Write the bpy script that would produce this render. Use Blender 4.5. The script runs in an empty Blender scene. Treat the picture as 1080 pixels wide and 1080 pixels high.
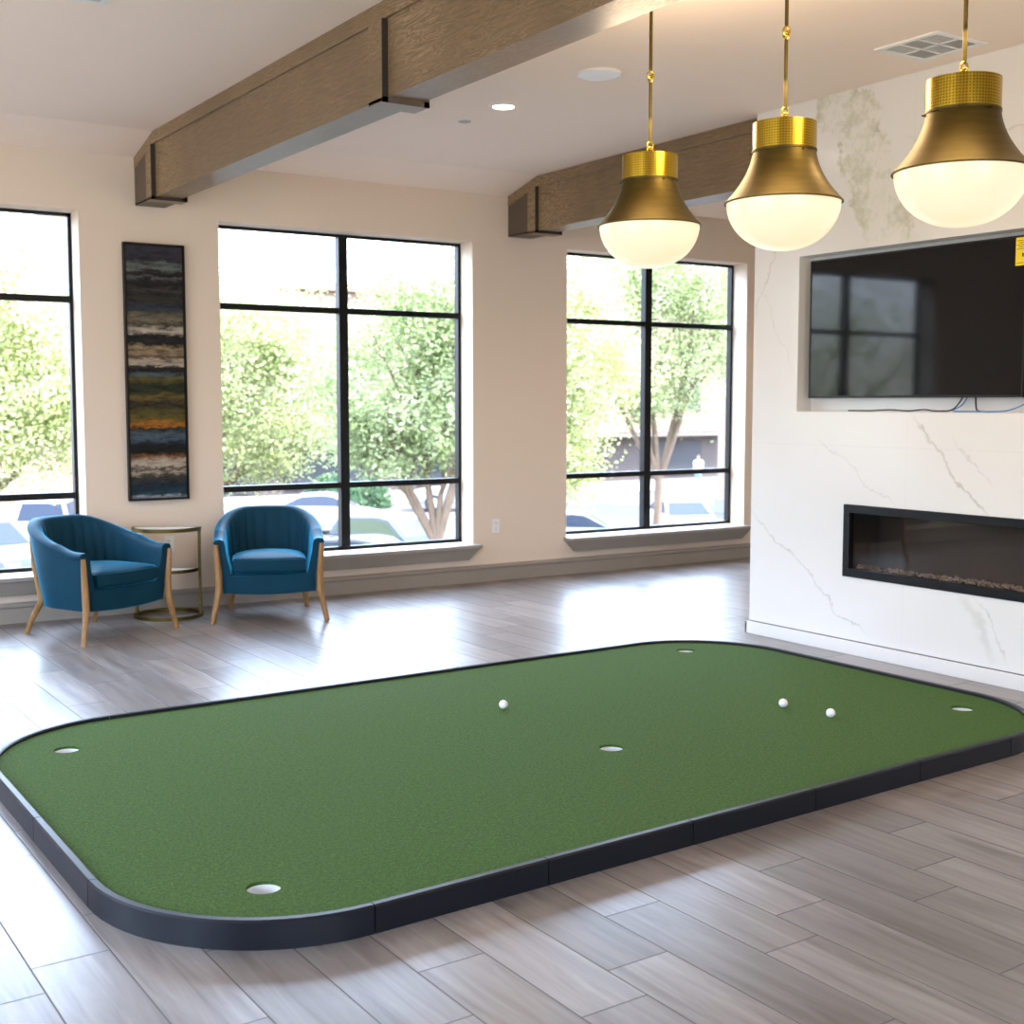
import bpy, bmesh, math, random
from mathutils import Vector, Matrix
from math import sin, cos, pi, radians
random.seed(7)
S = bpy.context.scene
COL = S.collection

# ------------------------------------------------------------------ helpers
class MB:
    """collects shapes into one bmesh and links them as ONE mesh object"""
    def __init__(self): self.bm = bmesh.new()
    def quad(self, pts):
        return self.bm.faces.new([self.bm.verts.new(p) for p in pts])
    def box(self, x0, x1, y0, y1, z0, z1, M=None):
        P = [(x, y, z) for z in (z0, z1) for y in (y0, y1) for x in (x0, x1)]
        if M is not None: P = [M @ Vector(p) for p in P]
        v = [self.bm.verts.new(p) for p in P]
        for f in ((0,2,3,1),(4,5,7,6),(0,1,5,4),(2,6,7,3),(0,4,6,2),(1,3,7,5)):
            self.bm.faces.new([v[i] for i in f])
        return self
    def prism(self, prof, a, b, fn):
        """extrude closed 2-D profile between a and b; fn(u,v,t)->xyz"""
        A = [self.bm.verts.new(fn(u, v, a)) for u, v in prof]
        B = [self.bm.verts.new(fn(u, v, b)) for u, v in prof]
        n = len(prof)
        for i in range(n):
            j = (i+1) % n
            self.bm.faces.new([A[i], A[j], B[j], B[i]])
        self.bm.faces.new(A[::-1]); self.bm.faces.new(B)
        return self
    def lathe(self, prof, n=48, c=(0,0,0), cap0=False, cap1=False):
        rings = []
        for r, z in prof:
            if r < 1e-6: rings.append([self.bm.verts.new((c[0], c[1], c[2]+z))])
            else: rings.append([self.bm.verts.new((c[0]+r*cos(2*pi*k/n), c[1]+r*sin(2*pi*k/n), c[2]+z)) for k in range(n)])
        for A, B in zip(rings, rings[1:]):
            for k in range(n):
                l = (k+1) % n
                if len(A) == 1 and len(B) == 1: continue
                if len(A) == 1: self.bm.faces.new([A[0], B[k], B[l]])
                elif len(B) == 1: self.bm.faces.new([A[k], A[l], B[0]])
                else: self.bm.faces.new([A[k], A[l], B[l], B[k]])
        if cap0 and len(rings[0]) > 1: self.bm.faces.new(rings[0][::-1])
        if cap1 and len(rings[-1]) > 1: self.bm.faces.new(rings[-1])
        return self
    def loft(self, rings, close=True, caps=True):
        R = [[self.bm.verts.new(p) for p in r] for r in rings]
        n = len(R[0])
        for A, B in zip(R, R[1:]):
            for k in range(n if close else n-1):
                l = (k+1) % n
                self.bm.faces.new([A[k], A[l], B[l], B[k]])
        if caps and close:
            self.bm.faces.new(R[0][::-1]); self.bm.faces.new(R[-1])
        return self
    def tube(self, path, r, n=10, closed=False):
        path = [Vector(p) for p in path]; m = len(path); rings = []
        up = Vector((0, 0, 1)); prev = None
        for i, p in enumerate(path):
            if closed: t = path[(i+1) % m] - path[i-1]
            else: t = path[min(i+1, m-1)] - path[max(i-1, 0)]
            t.normalize()
            if prev is None:
                a = up if abs(t.z) < .9 else Vector((1, 0, 0))
                s = t.cross(a).normalized()
            else:
                s = (prev - t*prev.dot(t)).normalized()
            prev = s; u = t.cross(s)
            rr = r[i] if isinstance(r, (list, tuple)) else r
            rings.append([p + (s*cos(2*pi*k/n) + u*sin(2*pi*k/n))*rr for k in range(n)])
        if closed: rings.append(rings[0])
        self.loft(rings, True, not closed)
        if closed: bmesh.ops.remove_doubles(self.bm, verts=self.bm.verts, dist=1e-6)
        return self
    def sphere(self, c, r, u=24, v=16):
        M = Matrix.Translation(c) @ Matrix.Diagonal((r[0], r[1], r[2], 1) if isinstance(r, tuple) else (r, r, r, 1))
        bmesh.ops.create_uvsphere(self.bm, u_segments=u, v_segments=v, radius=1, matrix=M); return self
    def build(self, name, mat, parent=None, smooth=None, bevel=0, seg=2, loc=None, rz=0, subsurf=0):
        bmesh.ops.recalc_face_normals(self.bm, faces=self.bm.faces)
        me = bpy.data.meshes.new(name); self.bm.to_mesh(me); self.bm.free()
        o = bpy.data.objects.new(name, me); COL.objects.link(o)
        for m in (mat if isinstance(mat, (list, tuple)) else [mat]): me.materials.append(m)
        if parent is not None: o.parent = parent
        if loc is not None: o.location = loc; o.rotation_euler.z = rz
        if bevel:
            b = o.modifiers.new('bevel', 'BEVEL'); b.width = bevel; b.segments = seg; b.limit_method = 'ANGLE'; b.angle_limit = radians(40)
            b.harden_normals = False
        if subsurf:
            s = o.modifiers.new('subd', 'SUBSURF'); s.levels = subsurf; s.render_levels = subsurf
        if smooth is not None:
            try:
                for p in me.polygons: p.use_smooth = True
                me.set_sharp_from_angle(angle=radians(smooth))
            except Exception: pass
        return o

def empty(name, loc=(0,0,0), rz=0):
    o = bpy.data.objects.new(name, None); COL.objects.link(o)
    o.location = loc; o.rotation_euler.z = rz; o.empty_display_size = .1
    return o
def tag(o, label=None, cat=None, group=None, kind=None):
    if label: o['label'] = label
    if cat: o['category'] = cat
    if group: o['group'] = group
    if kind: o['kind'] = kind
    return o
def copy_tree(o, parent=None):
    c = o.copy(); COL.objects.link(c); c.parent = parent
    for ch in [x for x in o.children]: copy_tree(ch, c)
    return c
def sup(p, e):  # signed power
    return math.copysign(abs(p)**e, p)

# ------------------------------------------------------------------ materials
class NT:
    def __init__(self, name):
        self.m = bpy.data.materials.new(name); self.m.use_nodes = True
        self.t = self.m.node_tree; self.N = self.t.nodes; self.L = self.t.links
        self.b = self.N['Principled BSDF']; self.out = self.N['Material Output']
    def n(self, typ, **kw):
        x = self.N.new(typ)
        for k, v in kw.items():
            if k.startswith('i_'):
                x.inputs[k[2:].replace('_', ' ')].default_value = v
            else: setattr(x, k, v)
        return x
    def l(self, a, b): self.L.new(a, b)
    def math(self, op, a, b=None, c=None):
        x = self.N.new('ShaderNodeMath'); x.operation = op
        for i, v in enumerate((a, b, c)):
            if v is None: continue
            if isinstance(v, (int, float)): x.inputs[i].default_value = v
            else: self.l(v, x.inputs[i])
        return x.outputs[0]
    def ramp(self, fac, stops, interp='LINEAR'):
        r = self.N.new('ShaderNodeValToRGB'); cr = r.color_ramp; cr.interpolation = interp
        while len(cr.elements) < len(stops): cr.elements.new(.5)
        for e, (p, c) in zip(cr.elements, stops):
            e.position = p; e.color = (*c, 1) if len(c) == 3 else c
        self.l(fac, r.inputs[0]); return r.outputs[0]
    def mix(self, fac, a, b, blend='MIX'):
        x = self.N.new('ShaderNodeMix'); x.data_type = 'RGBA'; x.blend_type = blend
        for s, v in ((x.inputs[0], fac), (x.inputs[6], a), (x.inputs[7], b)):
            if isinstance(v, (int, float)): s.default_value = v
            elif isinstance(v, tuple): s.default_value = (*v, 1) if len(v) == 3 else v
            else: self.l(v, s)
        return x.outputs[2]
    def coords(self, kind='Object', scale=None):
        c = self.N.new('ShaderNodeTexCoord').outputs[kind]
        if scale:
            mp = self.N.new('ShaderNodeMapping'); mp.inputs['Scale'].default_value = scale
            self.l(c, mp.inputs[0]); return mp.outputs[0]
        return c
    def noise(self, vec, scale, detail=4, rough=.5, dist=0):
        x = self.N.new('ShaderNodeTexNoise'); x.inputs['Scale'].default_value = scale
        x.inputs['Detail'].default_value = detail; x.inputs['Roughness'].default_value = rough
        x.inputs['Distortion'].default_value = dist
        if vec is not None: self.l(vec, x.inputs['Vector'])
        return x.outputs[0]
    def bump(self, h, strength=.3, dist=.01):
        x = self.N.new('ShaderNodeBump'); x.inputs['Strength'].default_value = strength; x.inputs['Distance'].default_value = dist
        self.l(h, x.inputs['Height']); self.l(x.outputs[0], self.b.inputs['Normal']); return x
    def set(self, **kw):
        for k, v in kw.items():
            s = self.b.inputs[k.replace('_', ' ')]
            if isinstance(v, (int, float)): s.default_value = v
            elif isinstance(v, tuple): s.default_value = (*v, 1) if len(v) == 3 else v
            else: self.l(v, s)
        return self

def plain(name, col, rough=.5, metal=0, var=.06, scale=6, **kw):
    m = NT(name)
    f = m.noise(m.coords(), scale, 3)
    lo = tuple(c*(1-var) for c in col); hi = tuple(min(1, c*(1+var)) for c in col)
    m.set(Base_Color=m.mix(f, lo, hi), Roughness=rough, Metallic=metal, **kw)
    return m.m

def mat_plaster(name, col):
    m = NT(name); c = m.coords()
    f = m.noise(c, 1.3, 3)
    m.set(Base_Color=m.mix(f, tuple(x*.985 for x in col), tuple(min(1, x*1.01) for x in col)), Roughness=.75)
    m.bump(m.noise(c, 160, 3), .08, .002)
    return m.m

def mat_floor():
    m = NT('wood_look_tile'); c = m.coords()
    sx = m.n('ShaderNodeSeparateXYZ'); m.l(c, sx.inputs[0])
    X, Y = sx.outputs[0], sx.outputs[1]
    W, L = .2195, .92
    # rows run along y, very slightly skewed to the room
    Xs = m.math('SUBTRACT', X, 1.632); Xs = m.math('SUBTRACT', Xs, m.math('MULTIPLY', m.math('SUBTRACT', Y, 3.0), -.004))
    u = m.math('DIVIDE', Xs, W); row = m.math('FLOOR', u); fu = m.math('SUBTRACT', u, row)
    t3 = m.math('FLOORED_MODULO', row, 3.0)
    is1 = m.math('COMPARE', t3, 1.0, .1); is2 = m.math('COMPARE', t3, 2.0, .1)
    # joint offsets of the three repeating rows: 2.97, 2.51, 2.68
    off = m.math('ADD', 2.97, m.math('MULTIPLY', is1, -.46)); off = m.math('ADD', off, m.math('MULTIPLY', is2, -.29))
    Ys = m.math('SUBTRACT', m.math('SUBTRACT', Y, off), m.math('MULTIPLY', Xs, .035))
    v = m.math('DIVIDE', Ys, L); idv = m.math('FLOOR', v); fv = m.math('SUBTRACT', v, idv)
    cb = m.n('ShaderNodeCombineXYZ'); m.l(row, cb.inputs[0]); m.l(idv, cb.inputs[1])
    wn = m.n('ShaderNodeTexWhiteNoise', noise_dimensions='2D'); m.l(cb.outputs[0], wn.inputs['Vector'])
    rnd, rcol = wn.outputs['Value'], wn.outputs['Color']
    # grout
    du = m.math('MULTIPLY', m.math('MINIMUM', fu, m.math('SUBTRACT', 1.0, fu)), W)
    dv = m.math('MULTIPLY', m.math('MINIMUM', fv, m.math('SUBTRACT', 1.0, fv)), L)
    d = m.math('MINIMUM', du, dv)
    g = m.n('ShaderNodeMapRange'); g.inputs[1].default_value = .0014; g.inputs[2].default_value = .0030
    m.l(d, g.inputs[0]); grout = g.outputs[0]          # 0 in the joint, 1 on the tile
    # grain, streaked along y, shifted per plank
    sh = m.n('ShaderNodeVectorMath', operation='MULTIPLY'); m.l(rcol, sh.inputs[0]); sh.inputs[1].default_value = (31, 17, 9)
    ad = m.n('ShaderNodeVectorMath', operation='ADD'); m.l(c, ad.inputs[0]); m.l(sh.outputs[0], ad.inputs[1])
    mp = m.n('ShaderNodeMapping'); mp.inputs['Scale'].default_value = (14, 1.1, 1); m.l(ad.outputs[0], mp.inputs[0])
    g1 = m.noise(mp.outputs[0], 1.6, 6, .6, .7)
    mp2 = m.n('ShaderNodeMapping'); mp2.inputs['Scale'].default_value = (70, 3.0, 1); m.l(ad.outputs[0], mp2.inputs[0])
    g2 = m.noise(mp2.outputs[0], 1.5, 4, .6, .3)
    col = m.ramp(g1, [(.28, (.100, .083, .074)), (.45, (.185, .162, .150)), (.6, (.245, .219, .205)), (.78, (.32, .295, .28))])
    col = m.mix(m.math('MULTIPLY', g2, .35), col, (.175, .15, .135))
    tone = m.math('ADD', .74, m.math('MULTIPLY', rnd, .44))
    tc = m.n('ShaderNodeCombineXYZ'); [m.l(tone, tc.inputs[i]) for i in range(3)]
    col = m.mix(1.0, col, tc.outputs[0], 'MULTIPLY')
    col = m.mix(grout, (.06, .055, .055), col)
    rough = m.math('ADD', .25, m.math('MULTIPLY', g1, .10))
    rough = m.math('ADD', rough, m.math('MULTIPLY', m.math('SUBTRACT', 1.0, grout), .5))
    m.set(Base_Color=col, Roughness=rough, IOR=1.7)
    # slight lippage: each tile leans a little its own way
    geo = m.n('ShaderNodeNewGeometry')
    tl = m.n('ShaderNodeVectorMath', operation='SUBTRACT'); m.l(rcol, tl.inputs[0]); tl.inputs[1].default_value = (.5, .5, .5)
    ts = m.n('ShaderNodeVectorMath', operation='MULTIPLY'); m.l(tl.outputs[0], ts.inputs[0]); ts.inputs[1].default_value = (.012, .02, 0)
    an = m.n('ShaderNodeVectorMath', operation='ADD'); m.l(geo.outputs['Normal'], an.inputs[0]); m.l(ts.outputs[0], an.inputs[1])
    nn = m.n('ShaderNodeVectorMath', operation='NORMALIZE'); m.l(an.outputs[0], nn.inputs[0])
    h = m.math('ADD', m.math('MULTIPLY', g1, .25), m.math('MULTIPLY', grout, 1.0))
    bp = m.n('ShaderNodeBump'); bp.inputs['Strength'].default_value = .25; bp.inputs['Distance'].default_value = .002
    m.l(h, bp.inputs['Height']); m.l(nn.outputs[0], bp.inputs['Normal']); m.l(bp.outputs[0], m.b.inputs['Normal'])
    return m.m

def mat_marble():
    m = NT('white_marble'); c = m.coords()
    sx = m.n('ShaderNodeSeparateXYZ'); m.l(c, sx.inputs[0]); Y, Z = sx.outputs[1], sx.outputs[2]
    nA = m.noise(c, 2.3, 5, .6); nB = m.noise(c, 7.0, 4, .65); nC = m.noise(c, .9, 4)
    wob = m.math('ADD', m.math('MULTIPLY', m.math('SUBTRACT', nA, .5), .30), m.math('MULTIPLY', m.math('SUBTRACT', nB, .5), .07))
    def vein(y0, z0, y1, z1, w, a, soft=3.0):
        L = math.hypot(y1-y0, z1-z0); ty, tz = (y1-y0)/L, (z1-z0)/L
        dy = m.math('SUBTRACT', Y, y0); dz = m.math('SUBTRACT', Z, z0)
        t = m.math('ADD', m.math('MULTIPLY', dy, ty), m.math('MULTIPLY', dz, tz))
        d = m.math('ABSOLUTE', m.math('ADD', m.math('SUBTRACT', m.math('MULTIPLY', dz, ty), m.math('MULTIPLY', dy, tz)), wob))
        mr = m.n('ShaderNodeMapRange', interpolation_type='SMOOTHSTEP'); mr.inputs[1].default_value = w*soft; mr.inputs[2].default_value = w*.3; m.l(d, mr.inputs[0])
        e = m.n('ShaderNodeMapRange'); e.inputs[1].default_value = 0; e.inputs[2].default_value = .12; m.l(m.math('MINIMUM', t, m.math('SUBTRACT', L, t)), e.inputs[0])
        return m.math('MULTIPLY', m.math('MULTIPLY', mr.outputs[0], e.outputs[0]), a)
    vs = [vein(*q) for q in ((6.32, .85, 5.30, .08, .004, .55), (4.98, 1.50, 4.44, .88, .005, .75), (4.72, 1.40, 4.36, 1.10, .003, .4), (4.62, .50, 4.40, .08, .022, .40, 2.2), (4.55, .50, 4.28, .10, .004, .5),
                             (6.30, 2.05, 6.08, 2.75, .004, .45), (6.28, 2.35, 5.95, 1.72, .003, .35), (5.75, 1.32, 5.05, .93, .003, .35), (4.30, 2.48, 3.2, 1.2, .006, .6), (5.1, 3.1, 3.9, 2.9, .004, .35), (3.4, 3.2, 2.2, .3, .008, .7), (1.6, 3.3, .4, .4, .006, .6), (-.6, 3.0, -2.0, .2, .007, .6))]
    v = vs[0]
    for q in vs[1:]: v = m.math('MAXIMUM', v, q)
    v = m.math('MULTIPLY', v, m.ramp(nB, [(.3, (.35, .35, .35)), (.62, (1, 1, 1))]))
    # broad green-grey band that runs down from the ceiling towards the screen
    t = m.math('SUBTRACT', 3.43, Z)
    ctr = m.math('SUBTRACT', 5.585, m.math('MULTIPLY', t, .44))
    n2 = m.noise(c, 3.6, 7, .66)
    dd = m.math('ABSOLUTE', m.math('SUBTRACT', m.math('ADD', Y, m.math('MULTIPLY', m.math('SUBTRACT', n2, .5), .50)), ctr))
    band = m.ramp(dd, [(.0, (.7, .7, .7)), (.15, (.75, .75, .75)), (.185, (1, 1, 1)), (.215, (0, 0, 0))])
    edge = m.ramp(dd, [(.16, (0, 0, 0)), (.190, (1, 1, 1)), (.210, (0, 0, 0))])
    zf = m.n('ShaderNodeMapRange'); zf.inputs[1].default_value = 2.42; zf.inputs[2].default_value = 2.62; m.l(Z, zf.inputs[0])
    band = m.math('MULTIPLY', band, zf.outputs[0]); edge = m.math('MULTIPLY', edge, zf.outputs[0])
    inner = m.ramp(m.noise(c, 6.0, 6, .7), [(.36, (.40, .39, .24)), (.46, (.56, .55, .41)), (.54, (.74, .725, .66)), (.66, (.66, .65, .53))])
    base = m.mix(nC, (.70, .69, .665), (.765, .755, .73))
    col = m.mix(m.math('MULTIPLY', band, .72), base, inner)
    spk = m.ramp(nB, [(.55, (0, 0, 0)), (.68, (1, 1, 1))])
    col = m.mix(m.math('MULTIPLY', m.math('MULTIPLY', edge, spk), .75), col, (.20, .19, .10))
    col = m.mix(m.math('MULTIPLY', v, .75), col, (.36, .355, .29))
    j = m.math('ABSOLUTE', m.math('SUBTRACT', Y, 5.02)); j2 = m.math('ABSOLUTE', m.math('SUBTRACT', Z, 1.285))
    jj = m.math('LESS_THAN', m.math('MINIMUM', j, j2), .0014)
    col = m.mix(m.math('MULTIPLY', jj, .18), col, (.4, .38, .34))
    m.set(Base_Color=col, Roughness=.16, IOR=1.5)
    return m.m

def mat_beam():
    m = NT('oak_beam_stain'); c = m.coords()
    mp = m.n('ShaderNodeMapping'); mp.inputs['Scale'].default_value = (9, 1.5, 9); m.l(c, mp.inputs[0])
    n0 = m.noise(mp.outputs[0], 1.5, 3, .5, .6)
    rings = m.math('FRACT', m.math('MULTIPLY', n0, 14.0))
    rings = m.math('ABSOLUTE', m.math('SUBTRACT', rings, .5))
    mp2 = m.n('ShaderNodeMapping'); mp2.inputs['Scale'].default_value = (90, 6, 90); m.l(c, mp2.inputs[0])
    fib = m.noise(mp2.outputs[0], 1.2, 4, .65)
    pat = m.noise(c, .8, 2)
    rings = m.math('MULTIPLY', rings, m.ramp(pat, [(.42, (.1, .1, .1)), (.6, (1, 1, 1))]))
    f = m.math('ADD', m.math('MULTIPLY', rings, .85), m.math('MULTIPLY', fib, .62))
    col = m.ramp(f, [(.2, (.135, .084, .040)), (.45, (.215, .140, .070)), (.65, (.29, .195, .10)), (.9, (.47, .34, .19))])
    m.set(Base_Color=col, Roughness=.40)
    m.bump(f, .25, .003)
    return m.m

def mat_turf():
    m = NT('putting_turf'); c = m.coords()
    a = m.noise(c, 210, 2, .6); b = m.noise(c, 70, 3, .7); d = m.noise(c, 1.5, 3)
    f = m.math('ADD', m.math('MULTIPLY', a, .6), m.math('MULTIPLY', b, .4))
    col = m.ramp(f, [(.32, (.012, .033, .007)), (.48, (.042, .088, .019)), (.62, (.082, .146, .034)), (.74, (.17, .265, .08))])
    col = m.mix(m.math('MULTIPLY', d, .25), col, (.055, .11, .03))
    m.set(Base_Color=col, Roughness=.85, Sheen_Weight=.04, Sheen_Roughness=.5, Sheen_Tint=(.6, .8, .4))
    m.b.inputs['Specular IOR Level'].default_value = .06
    m.bump(f, .9, .006)
    return m.m

def mat_velvet():
    m = NT('blue_velvet'); c = m.coords()
    f = m.noise(c, 7, 4)
    m.set(Base_Color=m.mix(f, (.002, .030, .056), (.004, .046, .082)), Roughness=.6,
          Sheen_Weight=.95, Sheen_Roughness=.26, Sheen_Tint=(.05, .52, .85))
    m.b.inputs['Specular IOR Level'].default_value = .12
    m.bump(m.noise(c, 260, 2), .12, .002)
    return m.m

def mat_wood_leg():
    m = NT('pale_oak'); c = m.coords('Object', (60, 60, 4))
    f = m.noise(c, 1.2, 4, .6, .4)
    m.set(Base_Color=m.ramp(f, [(.3, (.20, .10, .030)), (.6, (.34, .185, .062)), (.8, (.42, .25, .095))]), Roughness=.42)
    return m.m

def mat_brass(name='aged_brass', dark=False):
    m = NT(name); c = m.coords('Object', (3, 3, 26))
    f = m.noise(c, 2.2, 5, .6)
    if dark: m.set(Base_Color=m.mix(f, (.075, .054, .013), (.145, .108, .032)), Metallic=1.0, Roughness=.46)
    else: m.set(Base_Color=m.mix(f, (.30, .205, .028), (.44, .31, .05)), Metallic=1.0, Roughness=.28)
    return m.m

def mat_collar():
    m = NT('punched_brass'); c = m.coords('UV')
    sx = m.n('ShaderNodeSeparateXYZ'); m.l(c, sx.inputs[0])
    fu = m.math('FRACT', m.math('MULTIPLY', sx.outputs[0], 72.0)); fv = m.math('FRACT', m.math('MULTIPLY', sx.outputs[1], 11.0))
    a = m.math('SUBTRACT', fu, .5); b = m.math('SUBTRACT', fv, .5)
    r = m.math('SQRT', m.math('ADD', m.math('MULTIPLY', a, a), m.math('MULTIPLY', b, b)))
    dot = m.ramp(r, [(.22, (1, 1, 1)), (.34, (0, 0, 0))])
    m.set(Base_Color=m.mix(dot, (.48, .315, .03), (.19, .12, .012)), Metallic=1.0, Roughness=.26)
    m.bump(dot, -.6, .002)
    return m.m

def mat_glass(name='clear_pane', tint=(1, 1, 1), refl=1.0):
    m = NT(name)
    tr = m.n('ShaderNodeBsdfTransparent'); tr.inputs[0].default_value = (*tint, 1)
    gl = m.n('ShaderNodeBsdfGlossy'); gl.inputs['Roughness'].default_value = .0
    fr = m.n('ShaderNodeFresnel'); gm = m.n('ShaderNodeNewGeometry')
    # same reflectance on both faces of the sheet (no total internal reflection in a thin pane)
    m.l(m.math('ADD', 1.45, m.math('MULTIPLY', gm.outputs['Backfacing'], 1/1.45-1.45)), fr.inputs[0])
    mx = m.n('ShaderNodeMixShader'); m.l(m.math('MULTIPLY', fr.outputs[0], refl), mx.inputs[0])
    m.l(tr.outputs[0], mx.inputs[1]); m.l(gl.outputs[0], mx.inputs[2]); m.l(mx.outputs[0], m.out.inputs[0])
    return m.m

def mat_emit(name, col, strength, base=(.9, .9, .88)):
    m = NT(name); f = m.noise(m.coords(), 2.0, 2)
    m.set(Base_Color=base, Roughness=.25, Emission_Strength=strength)
    m.l(m.mix(f, col, tuple(x*.97 for x in col)), m.b.inputs['Emission Color'])
    return m.m

def mat_painting():
    m = NT('striped_abstract_paint'); c = m.coords()
    sx = m.n('ShaderNodeSeparateXYZ'); m.l(c, sx.inputs[0])
    mp = m.n('ShaderNodeMapping'); mp.inputs['Scale'].default_value = (9, 1, 20); m.l(c, mp.inputs[0])
    n = m.noise(mp.outputs[0], 1.0, 7, .72, .4)
    mp2 = m.n('ShaderNodeMapping'); mp2.inputs['Scale'].default_value = (16, 1, 62); m.l(c, mp2.inputs[0])
    n2 = m.noise(mp2.outputs[0], 1.0, 5, .7)
    v = m.math('DIVIDE', sx.outputs[2], 1.80)
    v = m.math('ADD', v, m.math('MULTIPLY', m.math('SUBTRACT', n, .5), .075))
    navy, black, teal = (.012, .03, .05), (.008, .008, .009), (.02, .06, .085)
    cream, tan, olive = (.62, .53, .42), (.34, .25, .15), (.16, .125, .025)
    st = [(.0, teal), (.015, (.4, .45, .5)), (.025, teal), (.06, navy), (.10, (.06, .055, .035)), (.118, cream), (.128, (.10, .07, .05)),
          (.14, cream), (.165, (.6, .5, .4)), (.178, (.28, .13, .04)), (.195, black), (.23, (.012, .014, .02)), (.245, (.06, .10, .14)), (.265, (.11, .16, .2)),
          (.285, (.05, .07, .08)), (.295, black), (.305, (.5, .19, .02)), (.322, (.42, .17, .015)), (.335, olive), (.37, (.10, .08, .02)), (.39, (.035, .03, .02))]
    st2 = [(.40, (.05, .04, .02)), (.425, (.2, .14, .03)), (.44, (.04, .045, .02)), (.47, (.02, .03, .015)), (.50, olive), (.515, (.10, .14, .15)), (.53, black),
           (.545, (.03, .02, .02)), (.55, cream), (.575, (.55, .45, .34)), (.585, (.13, .07, .04)), (.60, tan), (.625, (.40, .30, .17)), (.638, black), (.655, (.025, .028, .03)), (.672, black),
           (.685, cream), (.70, (.6, .52, .4)), (.715, (.06, .05, .04)), (.735, (.25, .21, .14)), (.755, (.17, .15, .10))]
    st3 = [(.755, (.17, .15, .10)), (.775, (.05, .06, .075)), (.79, (.03, .05, .085)), (.81, (.05, .04, .03)), (.84, (.03, .028, .028)), (.86, (.07, .065, .06)), (.875, black),
           (.895, (.02, .022, .026)), (.905, (.16, .16, .16)), (.915, black), (.93, (.03, .03, .03)), (.94, (.20, .22, .2)), (.965, (.12, .15, .14)), (.975, (.03, .03, .045)), (1, (.05, .05, .07))]
    def remap(stops, a, b): return [((p-a)/(b-a), q) for p, q in stops]
    def mr(a, b):
        x = m.n('ShaderNodeMapRange'); x.inputs[1].default_value = a; x.inputs[2].default_value = b; m.l(v, x.inputs[0]); return x.outputs[0]
    c1 = m.ramp(mr(0, .40), remap(st, 0, .40)); c2 = m.ramp(mr(.40, .755), remap(st2, .40, .755)); c3 = m.ramp(mr(.755, 1), remap(st3, .755, 1))
    col = m.mix(m.math('GREATER_THAN', v, .40), c1, c2); col = m.mix(m.math('GREATER_THAN', v, .755), col, c3)
    scr = m.ramp(n2, [(.30, (.012, .012, .014)), (.42, (1, 1, 1))])
    col = m.mix(.8, col, scr, 'MULTIPLY')
    mp3 = m.n('ShaderNodeMapping'); mp3.inputs['Scale'].default_value = (7, 1, 34); m.l(c, mp3.inputs[0])
    blot = m.ramp(m.noise(mp3.outputs[0], 1.0, 5, .7), [(.36, (.15, .15, .16)), (.5, (.8, .8, .8)), (.62, (1, 1, 1))])
    col = m.mix(.9, col, blot, 'MULTIPLY')
    hi = m.ramp(n2, [(.62, (0, 0, 0)), (.72, (1, 1, 1))])
    col = m.mix(m.math('MULTIPLY', hi, .14), col, (.5, .48, .44))
    col = m.mix(1.0, col, (.74, .74, .74), 'MULTIPLY')
    m.set(Base_Color=col, Roughness=.5)
    m.b.inputs['Specular IOR Level'].default_value = .2
    return m.m

def mat_foliage(name, a, b, cc):
    m = NT(name); geo = m.n('ShaderNodeObjectInfo')
    f = m.noise(m.coords(), 1.3, 3); g = m.noise(m.coords(), 14, 2)
    col = m.ramp(m.math('ADD', m.math('MULTIPLY', f, .6), m.math('MULTIPLY', g, .4)), [(.35, a), (.5, b), (.65, cc)])
    df = m.n('ShaderNodeBsdfDiffuse'); m.l(col, df.inputs[0])
    tl = m.n('ShaderNodeBsdfTranslucent'); m.l(col, tl.inputs[0])
    mx = m.n('ShaderNodeMixShader'); mx.inputs[0].default_value = .4
    m.l(df.outputs[0], mx.inputs[1]); m.l(tl.outputs[0], mx.inputs[2]); m.l(mx.outputs[0], m.out.inputs[0])
    return m.m

def mat_brick(name, c1, c2, mortar, scale=4, w=.5, h=.2, axis='XZ'):
    m = NT(name); sx = m.n('ShaderNodeSeparateXYZ'); m.l(m.coords(), sx.inputs[0])
    cb = m.n('ShaderNodeCombineXYZ'); m.l(sx.outputs[0], cb.inputs[0]); m.l(sx.outputs[2 if axis == 'XZ' else 1], cb.inputs[1])
    b = m.n('ShaderNodeTexBrick'); b.inputs['Scale'].default_value = scale
    b.inputs['Brick Width'].default_value = w; b.inputs['Row Height'].default_value = h; b.inputs['Mortar Size'].default_value = .015
    b.inputs['Color1'].default_value = (*c1, 1); b.inputs['Color2'].default_value = (*c2, 1); b.inputs['Mortar'].default_value = (*mortar, 1)
    m.l(cb.outputs[0], b.inputs['Vector']); m.set(Base_Color=b.outputs[0], Roughness=.8)
    return m.m

def mat_pebble():
    m = NT('clear_glass_pebbles')
    f = m.noise(m.coords(), 40, 2)
    m.set(Base_Color=m.mix(f, (.45, .36, .30), (.85, .78, .70)), Roughness=.08, Transmission_Weight=.35, IOR=1.5)
    return m.m

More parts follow.
